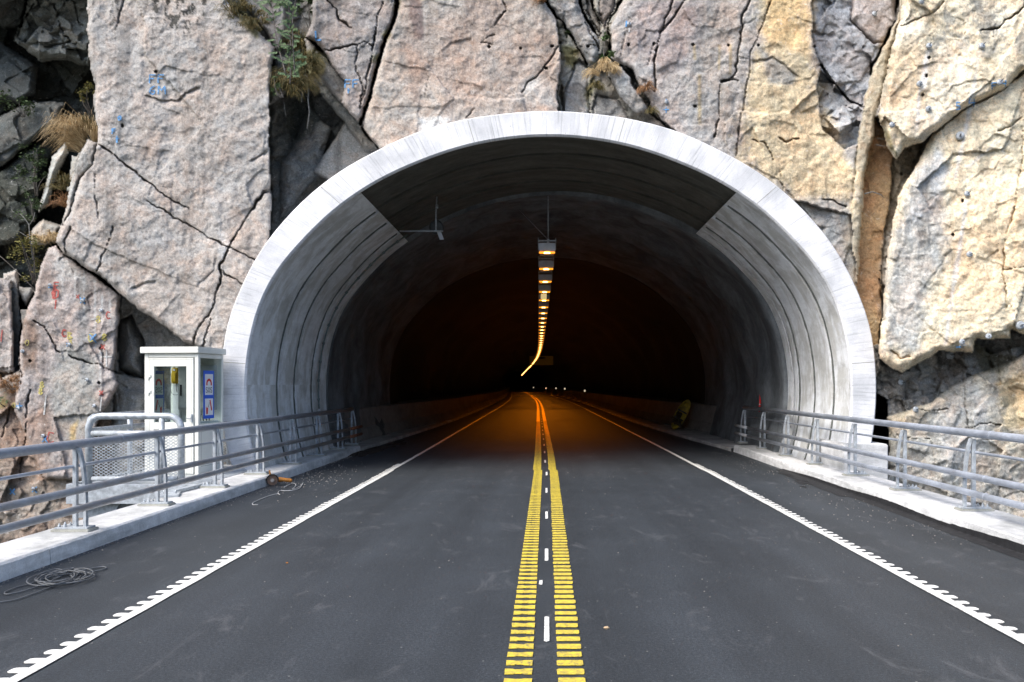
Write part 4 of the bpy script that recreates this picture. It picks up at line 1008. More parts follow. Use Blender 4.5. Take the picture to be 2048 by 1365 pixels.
# ------------------------------------------------------------------ tunnel lamps
def make_lamp(rod=False):
    L = empty('ceiling_lamp')
    h = MB(); h.bbox(-0.20, 0.20, -0.02, 0.42, 0.02, 0.22, 0.012); h.bbox(-0.17, 0.17, 0.0, 0.40, -0.03, 0.03, 0.01); h.build('housing', M['lamp'], L)
    g = MB(); z0 = -0.045
    out = [(-0.19,-0.01),(-0.19,-0.042),(-0.06,-0.045),(-0.035,-0.055),(0.035,-0.055),(0.06,-0.045),(0.19,-0.042),(0.19,-0.01),(0.06,-0.006),(0.035,0.004),(-0.035,0.004),(-0.06,-0.006)]
    g.prism([(a, -0.035, b+0.01) for a, b in out], (0, 0.07, 0)); lens = g.build('lens', M['amber'], L)
    c = MB(); c.bbox(-0.075, 0.075, -0.043, 0.02, -0.042, -0.008, 0.006); c.build('bulb_glow', M['amberc'], lens)
    b = MB(); b.box(-0.215, -0.203, -0.01, 0.02, 0.05, 0.34); b.box(0.203, 0.215, -0.01, 0.02, 0.05, 0.34); b.box(-0.203, 0.203, -0.006, 0.012, 0.255, 0.285); b.build('bracket', M['gal'], L)
    return L
LAMPZ = 4.95
lamps = []; base = make_lamp()
for i in range(94):
    d = 20.0+2.83*i
    o = base if i == 0 else copy_tree(base)
    xl = 0.05+(shift(d)); o.location = (xl, d, LAMPZ)
    o.rotation_euler = (0,0,-math.atan((shift(d+3)-shift(d))/3))
    lamps.append(o)
    tag(o, None, 'tunnel lamp', 'amber lamps hanging in a row along the tunnel')
ordn = ['second','third','fourth','fifth','sixth','seventh','eighth','ninth','tenth','eleventh','twelfth']
tag(lamps[0], 'nearest and largest amber tunnel lamp, hung on the long ceiling rod')
for i in range(1, 12):
    tag(lamps[i], '%s amber tunnel lamp counting down from the one on the ceiling rod' % ordn[i-1] if i != 3 else 'fourth amber tunnel lamp, with the small pale box hanging below it')
for i in range(12, 94):
    tag(lamps[i], 'small amber lamp in the dense far part of the row, beyond the twelfth lamp')
# the lamps really light the road
for i, e in [(0,8),(1,16),(2,26),(3,38),(4,48),(5,58),(6,64),(7,70),(8,76),(9,80),(10,84),(11,88),(12,90),(13,94),(14,96),(16,130),(18,150),(20,160),(23,180),(26,190),(30,210),(34,230),(40,250),(48,270),(58,280)]:
    sp = bpy.data.lights.new('lamp_light', 'SPOT'); sp.energy = e*5.5; sp.color = (1.0, 0.24, 0.008); sp.spot_size = R(94); sp.spot_blend = 0.9; sp.shadow_soft_size = 0.15
    so_ = bpy.data.objects.new('lamp_light', sp); COL.objects.link(so_); so_.parent = lamps[i]; so_.location = (0, 0.02, -0.12)
# hanging rod, stays
g = empty('hanging_rod', (0.04, 20.15, 5.25)); tag(g, 'thin ceiling rod and slanting stay holding up the nearest amber lamp', 'hanger')
mb = MB(); mb.tube([(0,0,0),(0,0.1,1.62)], 0.013, 6); mb.build('rod', M['gal'], g)
mb = MB(); mb.tube([(0,0,0.02),(-0.72,0.5,0.86)], 0.008, 6); mb.build('stay', M['gal'], g)
mb = MB(); mb.bbox(-0.03, 0.03, -0.03, 0.03, -0.14, 0.04, 0.006); mb.build('clamp', M['lamp'], g)
# cable ladder above the lamps
mb = MB()
for sx in (-0.17, 0.17):
    rows = []
    for i in range(80):
        d = 20.3+i*3.0
        rows.append([Vector((0.05+shift(d)+sx-0.01, d, 5.14)), Vector((0.05+shift(d)+sx-0.01, d, 5.20)), Vector((0.05+shift(d)+sx+0.01, d, 5.20)), Vector((0.05+shift(d)+sx+0.01, d, 5.14)), Vector((0.05+shift(d)+sx-0.01, d, 5.14))])
    mb.grid(rows, False)
for i in range(400):
    d = 20.45+i*0.3; x = 0.05+shift(d); mb.box(x-0.165, x+0.165, d, d+0.03, 5.145, 5.165)
o = mb.build('cable_ladder', M['darkm']); tag(o, 'dark steel cable ladder running above the row of amber lamps', 'cable tray')
mb = MB(); mb.bbox(-0.10, 0.10, -0.04, 0.04, -0.09, 0.09, 0.01); o = mb.build('small_sign', simple('dim_cream_sign', (0.5,0.42,0.22), 0.5, emis=((1.0,0.75,0.35), 0.25)))
o.location = (0.02+shift(28.5), 28.3, 4.76); tag(o, 'small pale box hanging just below the fourth lamp of the row', 'sign')
# dark sign gantry far inside
g = empty('hanging_sign', (-0.80, 130, 5.55)); tag(g, 'dark brownish yellow sign box hanging deep in the tunnel', 'sign')
mb = MB(); mb.bbox(-1.85, 1.85, -0.08, 0.08, -0.72, 0.70, 0.02); mb.build('sign_box', simple('dim_sign_face', (0.30,0.17,0.03), 0.6, emis=((1.0,0.45,0.05), 0.005)), g)
mb = MB(); mb.prism([(0.75*math.cos(a)*0.9, -0.10, 0.40+0.17*math.sin(a)) for a in [2*math.pi*k/14 for k in range(14)]], (0,0.02,0)); mb.build('dark_emblem', M['black'], g)
mb = MB()
for x in (-1.2, 1.2): mb.tube([(x,0,0.68),(x,0,2.0)], 0.03, 6)
mb.build('hanger', M['darkm'], g)
# round fitting on its bracket under the roof, left of the lamps
c = wp(873, 455, 18.4)
g = empty('ceiling_fitting', c); tag(g, 'dark round fitting on a rod and crossbar under the roof left of the lamps', 'ceiling fitting')
mb = MB(); mb.tube([(0,-0.05,0),(0,0.10,0)], [0.155,0.155], 24); mb.tube([(0,-0.065,0),(0,-0.05,0)], [0.115,0.15], 24); mb.build('round_housing', M['grey'] if False else M['darkm'], g)
mb = MB(); mb.tube([(0.0,-0.09,-0.11),(0.0,-0.09,0.30),(0.02,-0.09,0.66)], 0.016, 8); mb.tube([(0.02,-0.09,0.40),(0.02,-0.09,0.48)], 0.03, 8); mb.build('rod', M['gal'], g)
mb = MB(); mb.tube([(-0.80,-0.09,-0.10),(0.16,-0.09,-0.10)], 0.018, 8); mb.build('crossbar', M['gal'], g)
mb = MB(); mb.prism([(0.02,-0.07,-0.12),(0.11,-0.07,-0.12),(0.17,-0.07,-0.28),(0.08,-0.07,-0.28)], (0,0.05,0)); mb.build('spout', M['lamp'], g)
# small pale markers with a glow of their own, on the far right barrier
for k, (u, v, d) in enumerate([(1169.5,782,60),(1129.5,778,88),(1112,777,110),(1092,777,135),(1067,775.5,165)]):
    p = wp(u, v, d); r = d/F*(1.5-0.15*k)
    mb = MB(); mb.bbox(-r, r, -0.03, 0.03, -r*1.3, r*1.3, r*0.3); mb.bbox(-r*0.4, r*0.4, -0.02, 0.02, -0.5, -r*1.2, 0.02) if False else None
    o = mb.build('glow_marker', M['marker']); o.location = p
    tag(o, ['nearest and brightest','second nearest','third nearest','fourth nearest','farthest, left most'][k]+' small pale glowing marker low down deep in the tunnel', 'marker light', 'glowing markers deep in the tunnel')

# ------------------------------------------------------------------ phone booth
BX = empty('phone_booth', (-6.04, 14.40, 0.17), R(-7)); tag(BX, 'pale green-white emergency phone booth with glass door and blue SOS signs', 'phone booth')
W_, DP = 1.00, 0.86; ZT = 2.13
def part(name, mat, boxes, parent=BX, r=0.004):
    mb = MB()
    for b in boxes: mb.bbox(*b, r) if r else mb.box(*b)
    return mb.build(name, mat, parent)
part('roof', M['booth'], [(-W_-0.05, 0.03, -0.06, DP+0.05, ZT, ZT+0.11)], r=0.008)
part('frame', M['booth'], [(-W_, -W_+0.07, 0, 0.07, 0, ZT-0.004), (-0.07, 0, 0, 0.07, 0, ZT-0.004), (-W_, -W_+0.06, DP-0.06, DP, 0, ZT-0.004), (-0.05, 0, DP-0.05, DP, 0, ZT-0.004),
     (-W_+0.072, -0.072, 0.004, 0.06, ZT-0.075, ZT-0.004), (-W_+0.062, -0.052, DP-0.056, DP-0.004, ZT-0.08, ZT-0.006),
     (-0.058, -0.004, 0.072, DP-0.052, ZT-0.08, ZT-0.006), (-W_+0.004, -W_+0.058, 0.072, DP-0.062, ZT-0.08, ZT-0.006), (-W_+0.01,-0.01,0.01,DP-0.01,-0.02,0.03)])
# door
dx0, dx1 = -W_+0.078, -0.082
dr = part('door', M['booth'], [(dx0, dx0+0.11, -0.018, 0.026, 0.035, ZT-0.085), (dx1-0.13, dx1, -0.018, 0.026, 0.035, ZT-0.085),
     (dx0+0.11, dx1-0.13, -0.018, 0.026, ZT-0.23, ZT-0.085), (dx0+0.11, dx1-0.13, -0.017, 0.025, 0.80, 0.925), (dx0+0.11, dx1-0.13, -0.006, 0.020, 0.16, 0.80), (dx0+0.11, dx1-0.13, -0.018, 0.026, 0.035, 0.16)])
gx0, gx1 = dx0+0.11, dx1-0.13
part('pane', M['glass'], [(gx0, gx1, 0.0, 0.006, 0.925, ZT-0.23)], dr, 0)
mb = MB()
for a, b, c_, d_ in ((gx0+0.02, gx1-0.02, 0.785, 0.79), (gx0+0.02, gx1-0.02, 0.17, 0.175)): mb.box(a, b, -0.008, -0.0065, c_, d_)
for x in (gx0+0.02, gx1-0.024): mb.box(x, x+0.004, -0.008, -0.0065, 0.1755, 0.7845)
mb.box(dx0+0.004, dx1-0.004, -0.0195, -0.0185, ZT-0.115, ZT-0.111); mb.box(dx0+0.03, dx0+0.034, -0.0195, -0.0185, 0.05, ZT-0.117); mb.box(dx1-0.034, dx1-0.03, -0.0195, -0.0185, 0.05, ZT-0.117)
mb.build('door_joint', M['boothgap'], dr)
for z in (1.72, 1.45, 0.35):
    part('hinge', M['booth'], [(-W_+0.055, -W_+0.10, -0.034, -0.02, z-0.05, z), (-W_+0.082, -W_+0.135, -0.036, -0.019, z-0.01, z+0.035)], dr, 0.003)
mb = MB(); mb.bbox(dx1-0.035, dx1-0.01, -0.05, -0.018, 0.93, 1.07, 0.004); mb.bbox(dx1-0.115, dx1-0.03, -0.06, -0.045, 0.99, 1.01, 0.004); mb.build('handle', M['gal'], dr)
# right side: glass above, panel below
part('side_pane', M['glass'], [(-0.03, -0.024, 0.072, DP-0.052, 0.90, ZT-0.082)], BX, 0)
part('side_panel', M['booth'], [(-0.045, -0.012, 0.072, DP-0.052, 0.03, 0.895), (-0.05, -0.004, 0.073, DP-0.053, 0.84, 0.90)], BX, 0.003)
mb = MB(); mb.box(-0.0125, -0.0105, 0.11, DP-0.09, 0.77, 0.776); mb.box(-0.0125, -0.0105, 0.11, DP-0.09, 0.15, 0.156)
for y in (0.11, DP-0.096): mb.box(-0.0125, -0.0105, y, y+0.006, 0.1565, 0.7695)
mb.build('panel_joint', M['boothgap'], BX)
part('side_pane', M['glass'], [(-W_+0.024, -W_+0.03, 0.072, DP-0.062, 0.90, ZT-0.082)], BX, 0)
part('side_panel', M['booth'], [(-W_+0.012, -W_+0.045, 0.072, DP-0.062, 0.03, 0.895)], BX, 0.003)
# back wall: glass on its left part, cabinet wall on the right
part('pipe_cover', M['white'], [(-0.93, -0.80, DP-0.11, DP-0.042, 0.90, 1.585)], BX, 0.006)
part('back_panel', M['booth'], [(-W_+0.062, -0.052, DP-0.04, DP-0.012, 0.03, ZT-0.082)], BX, 0.003)
cb = part('cabinet', M['grey'], [(-0.77, -0.10, DP-0.20, DP-0.042, 1.12, 1.94)], BX, 0.006)
part('cabinet_door', M['grey'], [(-0.745, -0.13, DP-0.215, DP-0.202, 1.16, 1.90)], cb, 0.003)
part('cabinet_lock', M['black'], [(-0.725, -0.685, DP-0.225, DP-0.216, 1.38, 1.58)], cb, 0.003)
ph = part('telephone', M['yellow'], [(-0.925, -0.80, DP-0.17, DP-0.042, 1.60, 1.89)], BX, 0.015)
part('handset', M['yellow'], [(-0.91, -0.815, DP-0.205, DP-0.172, 1.63, 1.81)], ph, 0.012)
part('keypad', M['white'], [(-0.89, -0.84, DP-0.18, DP-0.171, 1.835, 1.87)], ph, 0.003)
mb = MB(); mb.tube(bez((-0.925, DP-0.12, 1.72), (-0.99, DP-0.2, 1.35), (-0.80, DP-0.16, 1.40), 14), 0.005, 6); mb.tube([(-0.85, DP-0.13, 1.60), (-0.85, DP-0.13, 1.50), (-0.83, DP-0.13, 1.44)], 0.006, 6); mb.build('phone_cord', M['cable'], ph)
part('shelf', M['white'], [(-0.30, -0.06, 0.12, DP-0.062, 0.90, 0.935)], BX, 0.004)
mb = MB()
for k in range(5): mb.tube([(-0.12, 0.18+0.1*k, 0.935), (-0.13, 0.18+0.1*k, 1.0), (-0.12, 0.20+0.1*k, 1.06)], 0.012, 6)
mb.build('cable_bundle', M['cable'], BX)
# the two blue signs stuck on the side panes, reading outwards
def sos(x, sgn):
    """sign in the plane x = const; sgn=+1 faces the road, -1 faces away"""
    y0, y1, z0, z1 = 0.20, 0.56, 0.98, 1.83
    s = MB(); s.box(min(x, x+sgn*0.003), max(x, x+sgn*0.003), y0, y1, z0, z1)
    o = s.build('sos_sign', M['blue'], BX)
    w_ = MB(); zz = [(1.40,1.77),(1.04,1.335)]
    for s2 in (1, -1):
        xa = x+sgn*0.0035 if s2 == 1 else x-sgn*0.0012
        for a, b in zz: w_.box(min(xa, xa+sgn*s2*0.0008), max(xa, xa+sgn*s2*0.0008), y0+0.05, y1-0.04, a, b)
    w_.build('white_field', M['white'], o)
    for s2 in (1, -1):                             # printed through: both faces show it, mirrored from behind
        xa = x+sgn*0.0050 if s2 == 1 else x-sgn*0.0028
        def Pt(a, z): return (xa, (y0+y1)/2+0.005+(a*sgn), z)
        def flat(pts):
            q = [Pt(*p) for p in pts]; return q
        rm = MB(); n = 12; ro, ri = 0.095, 0.052; zc = 1.60
        arc = [(ro*math.cos(R(180*k/n)), zc+ro*0.95*math.sin(R(180*k/n))) for k in range(n+1)]
        arc2 = [(ri*math.cos(R(180*k/n)), zc+ri*0.9*math.sin(R(180*k/n))) for k in range(n+1)]
        arc = [(ro, zc-0.03)]+arc+[(-ro, zc-0.03)]; arc2 = [(ri, zc-0.03)]+arc2+[(-ri, zc-0.03)]
        rm.grid([flat(arc), flat(arc2)], False)
        def poly(mb, pts): mb.add(flat(pts), [tuple(range(len(pts)))])
        poly(rm, [(0.02,1.295),(0.055,1.29),(0.105,1.13),(0.07,1.115)]); poly(rm, [(0.008,1.30),(0.06,1.315),(0.055,1.30),(0.01,1.285)])
        poly(rm, [(-0.10,1.20),(-0.075,1.17),(-0.055,1.17),(-0.03,1.20),(-0.045,1.06),(-0.095,1.06)])
        rm.build('red_symbol', M['red'], o)
        bm_ = MB()
        def stroke(pts, wd=0.013):
            for (a, z), (b, z2) in zip(pts[:-1], pts[1:]):
                L_ = math.hypot(b-a, z2-z); nx, nz = -(z2-z)/L_*wd/2, (b-a)/L_*wd/2
                poly(bm_, [(a-nx, z-nz), (b-nx, z2-nz), (b+nx, z2+nz), (a+nx, z+nz)])
        S = [(1,.85),(.75,1),(.25,1),(0,.8),(.15,.58),(.85,.42),(1,.2),(.75,0),(.25,0),(0,.15)]
        O = [(.5,1),(.1,.85),(0,.5),(.1,.15),(.5,0),(.9,.15),(1,.5),(.9,.85),(.5,1)]
        for off, G in ((-0.105, S), (-0.03, O), (0.045, S)):
            stroke([(off+a*0.055, 1.445+b*0.085) for a, b in G])
        stroke([(0.02,1.27),(-0.03,1.18)], 0.01)
        bm_.build('lettering', M['black'], o)
sos(-0.022, 1); sos(-W_+0.022, -1)

# ------------------------------------------------------------------ service platform round the booth
PF = empty('service_platform', (0,0,0)); tag(PF, 'galvanised steel service platform carrying the phone booth beside the bridge', 'platform')
mb = MB(); mb.bbox(-7.42, -5.48, 12.95, 16.3, 0.11, 0.165, 0.006); mb.build('deck', M['gal'], PF)
mb = MB(); mb.bbox(-7.46, -5.48, 12.88, 12.945, -0.10, 0.20, 0.004); mb.bbox(-7.50, -7.43, 12.95, 16.3, -0.10, 0.20, 0.004); mb.build('edge_beam', M['gal'], PF)
# gusset with a round hole
mb = MB(); n = 20; cx, cz = -6.62, -0.22; r0 = 0.12
ring = [(cx+r0*math.cos(2*math.pi*k/n), cz+r0*math.sin(2*math.pi*k/n)) for k in range(n)]
outp = []
for k in range(n):
    a = 2*math.pi*k/n; dx, dz = math.cos(a), math.sin(a)
    t = min([(0.11/dz) if dz > 1e-6 else 9, (1.1/dx) if dx > 1e-6 else 9, (-0.30/dx) if dx < -1e-6 else 9, (-0.26/dz) if dz < -1e-6 else 9])
    outp.append((cx+dx*t, cz+dz*t))
for y in (13.02, 13.06):
    o_ = len(mb.v); mb.v += [(a, y, b) for a, b in ring+outp]
    mb.f += [(o_+k, o_+(k+1) % n, o_+n+(k+1) % n, o_+n+k) for k in range(n)]; mb.sm += [False]*n
mb.f += [(k, (k+1) % n, 2*n+(k+1) % n, 2*n+k) for k in range(n)]; mb.sm += [False]*n
mb.build('gusset_plate', M['gal'], PF)
mb = MB(); mb.bbox(-7.40, -5.6, 13.1, 13.2, -0.35, 0.105, 0.004); mb.bbox(-7.40, -5.6, 15.4, 15.5, -0.35, 0.105, 0.004); mb.build('bracket_beam', M['gal'], PF)
def loop_panel(name, p0, p1, z0, z1, mid, inner, label, cat, rr=0.052, side_runs=None, meshz=None):
    g = empty(name, (0,0,0)); tag(g, label, cat, 'handrails of the service platform')
    p0 = Vector(p0); p1 = Vector(p1); L = (p1-p0).length; t = (p1-p0)/L
    P = lambda a, z: (p0.x+t.x*a, p0.y+t.y*a, z)
    cr = 0.20; pts = [P(0, z0)]
    pts += [P(cr-cr*math.cos(R(k)), z1-cr+cr*math.sin(R(k))) for k in range(0, 91, 15)]
    pts += [P(L-cr+cr*math.sin(R(k)), z1-cr+cr*math.cos(R(k))) for k in range(0, 91, 15)]
    pts += [P(L, z0)]
    mb = MB(); mb.tube(pts, rr, 16); mb.build('loop', M['gal'], g)
    mb = MB(); mb.tube([P(rr, mid), P(L-rr, mid)], rr*0.85, 14); mb.build('mid_rail', M['gal'], g)
    mb = MB(); mb.tube([P(rr, z0+0.08), P(L-rr, z0+0.08)], rr*0.7, 12); mb.build('foot_rail', M['gal'], g)
    for a in inner:
        mb = MB(); mb.tube([P(a, z0), P(a, z1-rr*0.6)], rr*0.85, 14); mb.build('upright', M['gal'], g)
    # expanded metal: two families of slanting strips
    mb = MB(); za, zb = z0+0.11, mid-0.05; hh = zb-za; pitch = 0.078; sl = 0.62
    nrm = Vector((-t.y, t.x, 0))
    for fam in (1, -1):
        a = -hh/sl*1.0
        while a < L+hh/sl:
            b0, c0, b1, c1 = a, za, a+hh/sl, zb
            if fam < 0: b0, b1 = b1, b0
            # clip to [rr, L-rr]
            lo, hi = 0.045, L-0.045
            def clip(b0, c0, b1, c1):
                if b0 > b1: b0, c0, b1, c1 = b1, c1, b0, c0
                if b1 < lo or b0 > hi: return None
                if b0 < lo: c0 += (c1-c0)*(lo-b0)/(b1-b0); b0 = lo
                if b1 > hi: c1 = c0+(c1-c0)*(hi-b0)/(b1-b0); b1 = hi
                return b0, c0, b1, c1
            q = clip(b0, c0, b1, c1)
            if q:
                b0, c0, b1, c1 = q; w2 = 0.0065
                A = Vector(P(b0, c0)); B = Vector(P(b1, c1)); e = Vector((0,0,w2)); o3 = nrm*0.004*fam
                mb.add([A-e+o3, B-e+o3, B+e+o3, A+e+o3], [(0,1,2,3)])
            a += pitch
    mb.build('mesh_infill', M['gal'], g)
    return g
loop_panel('handrail', (-7.17,13.0), (-5.72,13.0), 0.20, 1.26, 0.99, [1.145], 'galvanised handrail loop with mesh infill in front of the phone booth', 'handrail')
loop_panel('handrail', (-7.25,16.1), (-5.92,16.1), 0.20, 1.28, 1.02, [1.08], 'galvanised handrail loop with mesh infill behind the phone booth by the arch', 'handrail', 0.046)
g = empty('handrail'); tag(g, 'galvanised handrail along the rock side, left of the phone booth', 'handrail', 'handrails of the service platform')
for z in (1.24, 1.02):
    mb = MB(); mb.tube([(-7.24,13.12,z-0.16 if z > 1.2 else z),(-7.25,13.2,z-0.03 if z > 1.2 else z),(-7.26,13.3,z),(-7.30,16.0,z)], 0.046, 14); mb.build('side_rail', M['gal'], g)
for y in (13.13, 14.5, 15.9):
    mb = MB(); mb.tube([(-7.25-0.05*(y-13)/3, y, 0.2), (-7.25-0.05*(y-13)/3, y, 1.22 if y > 13.2 else 1.08)], 0.044, 12); mb.build('upright', M['gal'], g)
# steel offcuts on the kerb
def flatbar(p, L, w, h, rz, label, holes=False):
    mb = MB(); mb.bbox(-L/2, L/2, -w/2, w/2, 0, h, 0.003)
    if holes:
        mb.tube([(-L*.3,0,h),(-L*.3,0,h+0.05)], 0.014, 6); mb.tube([(L*.3,0,h),(L*.3,0,h+0.05)], 0.014, 6)
    o = mb.build('steel_plate', M['gal']); o.location = p; o.rotation_euler = (0,0,rz); tag(o, label, 'steel plate', 'loose steel parts on the left kerb'); return o
flatbar((-5.40,11.9,0.162), 0.26, 0.42, 0.03, R(20), 'small bolted steel plate lying on the kerb behind the rail', True)
flatbar((-5.40,12.62,0.165), 0.09, 1.1, 0.05, R(-4), 'long flat steel bar lying on the kerb beside the booth platform')

# ------------------------------------------------------------------ things left lying about
# coil of cable
rg = random.Random(4); pts = []
def gp(u, v, z=0.012): d = (H-z)*F/(v-VY); return Vector(((u-VX)*d/F, d, z))
p = [gp(-60,1212), gp(20,1202), gp(60,1190), gp(110,1172), gp(150,1163)]
turn = []
for k in range(7):
    cu, cv = 118+rg.uniform(-12,14)+(10 if k > 3 else 0), 1158+rg.uniform(-5,4)-(3 if k > 3 else 0)
    ru, rv = rg.uniform(34,56), rg.uniform(8,15)
    for a in range(0, 360, 20):
        turn.append(gp(cu+ru*math.cos(R(-a+60)), cv-rv*math.sin(R(-a+60))-0.12*ru*math.cos(R(-a+60)), 0.012+0.012*((k*3+a//60) % 4)))
p += turn+[gp(60,1168), gp(30,1176), gp(10,1185), gp(14,1189), gp(40,1184), gp(80,1172), gp(130,1150), gp(180,1138), gp(206,1134), gp(212,1137), gp(195,1142), gp(165,1147), gp(140,1152)]
# smooth by Catmull-Rom
def cr(P, m=4):
    out = []
    for i in range(len(P)-1):
        a = P[max(0,i-1)]; b = P[i]; c_ = P[i+1]; d_ = P[min(len(P)-1,i+2)]
        for k in range(m):
            t = k/m
            out.append(0.5*((2*b)+(-a+c_)*t+(2*a-5*b+4*c_-d_)*t*t+(-a+3*b-3*c_+d_)*t*t*t))
    return out+[P[-1]]
mb = MB(); mb.tube(cr(p, 3), 0.0062, 8); o = mb.build('cable_coil', M['cable']); tag(o, 'loose tangled coil of thin grey cable on the asphalt by the left kerb', 'cable')
# angle grinder
G = empty('angle_grinder', (-4.74, 14.35, 0.10), R(18)); tag(G, 'orange angle grinder with worn disc leaning on the left kerb', 'angle grinder')
mb = MB(); mb.tube([(0,0,0),(0,-0.012,0)], 0.088, 28); mb.build('disc', simple('abrasive_disc', (0.16,0.10,0.07), 0.8), G)
mb = MB(); mb.tube([(0,-0.013,0),(0,-0.03,0)], 0.032, 16); mb.build('flange', M['stone'], G)
mb = MB(); n = 16; pr = [(0.105*math.cos(R(-20+200*k/n)), 0.105*math.sin(R(-20+200*k/n))) for k in range(n+1)]
mb.prism([(a, 0.004, b) for a, b in pr], (0,0.02,0)); rows = [[Vector((a, -0.03, b)), Vector((a, 0.02, b))] for a, b in pr]; mb.grid(rows); mb.build('guard', M['black'], G)
mb = MB(); mb.tube([(0.02,0.05,0.0),(0.13,0.06,0.0),(0.16,0.06,0.0),(0.30,0.05,-0.02),(0.33,0.05,-0.022)], [0.03,0.045,0.036,0.032,0.022], 14); mb.build('motor_body', M['orange'], G)
mb = MB(); mb.tube([(-0.02,0.05,0.03),(-0.05,0.05,0.17)], [0.018,0.014], 10); mb.build('side_handle', M['orange'], G)
mb = MB()
q = [gp(568,975,0.03), gp(585,967), gp(592,971), gp(585,979), gp(600,973), gp(606,966), gp(600,976), gp(586,981), gp(570,982), gp(560,982), gp(556,986), gp(560,990), gp(556,988), gp(545,990), gp(530,995), gp(516,1001), gp(506,1006), gp(506,1010), gp(516,1010)]
mb.tube(cr(q, 4), 0.006, 6); o = mb.build('power_cord', M['cord'], G); o.matrix_parent_inverse = G.matrix_basis.inverted() if False else Matrix.Identity(4)
bpy.context.view_layer.update(); o.matrix_parent_inverse = (Matrix.Translation(G.location) @ Matrix.Rotation(R(18), 4, 'Z')).inverted()
# yellow tub leaning upright on the right barrier
TB = empty('yellow_tub', (4.80+shift(31), 30.6, 0.12)); tag(TB, 'long muddy yellow tub leaning upright against the right barrier', 'tub')
tm = Matrix.Rotation(R(-14), 4, 'X') @ Matrix.Rotation(R(30), 4, 'Y')
def tubring(k, sc_, y): return [tm @ Vector((math.copysign(abs(math.cos(a))**0.9, math.cos(a))*0.21*sc_, y, 0.62+0.62*sc_*math.sin(a))) for a in [2*math.pi*i/28 for i in range(29)]]
mb = MB(); mb.grid([tubring(0, 1.0, -0.10), tubring(0, 1.03, -0.07), tubring(0, 1.0, 0.0), tubring(0, 0.9, 0.16), tubring(0, 0.6, 0.22)]); mb.grid([tubring(0, 1.0, -0.10), tubring(0, 0.80, -0.10), tubring(0, 0.76, -0.03), tubring(0, 0.7, 0.12), tubring(0, 0.3, 0.17)]); mb.build('rim', M['dyellow'], TB)
mb = MB(); mb.grid([tubring(0, 0.80, 0.02), tubring(0, 0.4, 0.05), tubring(0, 0.02, 0.05)]); mb.build('inside', M['dyellow'], TB)
mb = MB(); blob(mb, 0, 0, 0.22, 0.26, 0.16, seed=9, z=0); mb.v = [tuple(tm @ Vector((v[0]-0.05, -0.08-v[2], 0.36+v[1]))) for v in mb.v]; mb.build('dried_mud', M['brown'], TB)
for z in (0.42, 0.72):
    mb = MB(); mb.tube([tm @ Vector((-0.19,-0.13,z)), tm @ Vector((0.17,-0.13,z))], 0.028, 8); mb.build('crossbar', M['darkm'], TB)
# red stake on the shelf behind the right rail
q = wp(1519, 818, 21.6); g = empty('red_stake', q); tag(g, 'red and black stake standing against the right tunnel wall behind the rail', 'stake')
mb = MB(); mb.tube([(0,0,-0.08),(0.002,0,0.0),(0.035,0,0.38)], [0.022,0.024,0.034], 12); mb.build('red_tube', M['red'], g)
mb = MB(); mb.tube([(0.035,0,0.38),(0.047,0,0.50)], [0.036,0.028], 12); mb.tube([(0.047,0,0.50),(0.02,0,0.55)], [0.02,0.01], 8); mb.build('black_tip', M['black'], g)
mb = MB(); mb.tube([(0.012,0,0.10),(0.014,0,0.125)], [0.029,0.029], 12); mb.build('pale_band', M['kerb'], g)
# pebble and loose gravel
def stone(mb, x, y, z, r, rg):
    n = 6; vs = []; 
    for lat in range(4):
        for k in range(n):
            a = 2*math.pi*k/n+rg.random()*0.4; rr = r*(0.55 if lat in (0,3) else 1)*rg.uniform(0.75,1.2)
            vs.append((x+rr*math.cos(a)*1.2, y+rr*math.sin(a), z+r*0.45*(lat-0.2)*0.75))
    fs = []
    for lat in range(3):
        for k in range(n): fs.append((lat*n+k, lat*n+(k+1)%n, (lat+1)*n+(k+1)%n, (lat+1)*n+k))
    fs.append(tuple(3*n+k for k in range(n))); mb.add(vs, fs)
rg = random.Random(11)
mb = MB(); q = gp(1213,1258,0.0); stone(mb, 0,0,0, 0.017, rg); o = mb.build('stone', simple('tan_stone', (0.5,0.36,0.22), 0.9)); o.location = q; tag(o, 'single tan pebble on the right lane near the camera', 'stone')
mb = MB(); q = gp(574,1127,0.0); stone(mb, 0,0,0, 0.011, rg); o = mb.build('stone', M['orange']); o.location = q; tag(o, 'tiny orange chip on the left lane', 'stone')
mb = MB()
for k in range(1500):
    t = rg.random()
    if t < 0.42: y = rg.uniform(5, 21.5); x = -4.82+abs(rg.gauss(0, 0.05)); r = rg.uniform(0.003, 0.008)
    elif t < 0.62: y = rg.gauss(15.5, 1.6); x = -4.8+abs(rg.gauss(0, 0.55)); r = rg.uniform(0.003, 0.010)
    elif t < 0.80: y = rg.uniform(9, 21.5); x = 4.80-abs(rg.gauss(0, 0.5)); r = rg.uniform(0.002, 0.008)
    else: y = rg.uniform(4, 20); x = rg.uniform(-4.7, 4.7); r = rg.uniform(0.002, 0.006)
    stone(mb, x, y, 0.0, r, rg)
o = mb.build('gravel', M['stone']); tag(o, 'loose pale grit scattered along the kerbs and road', 'gravel', kind='stuff')

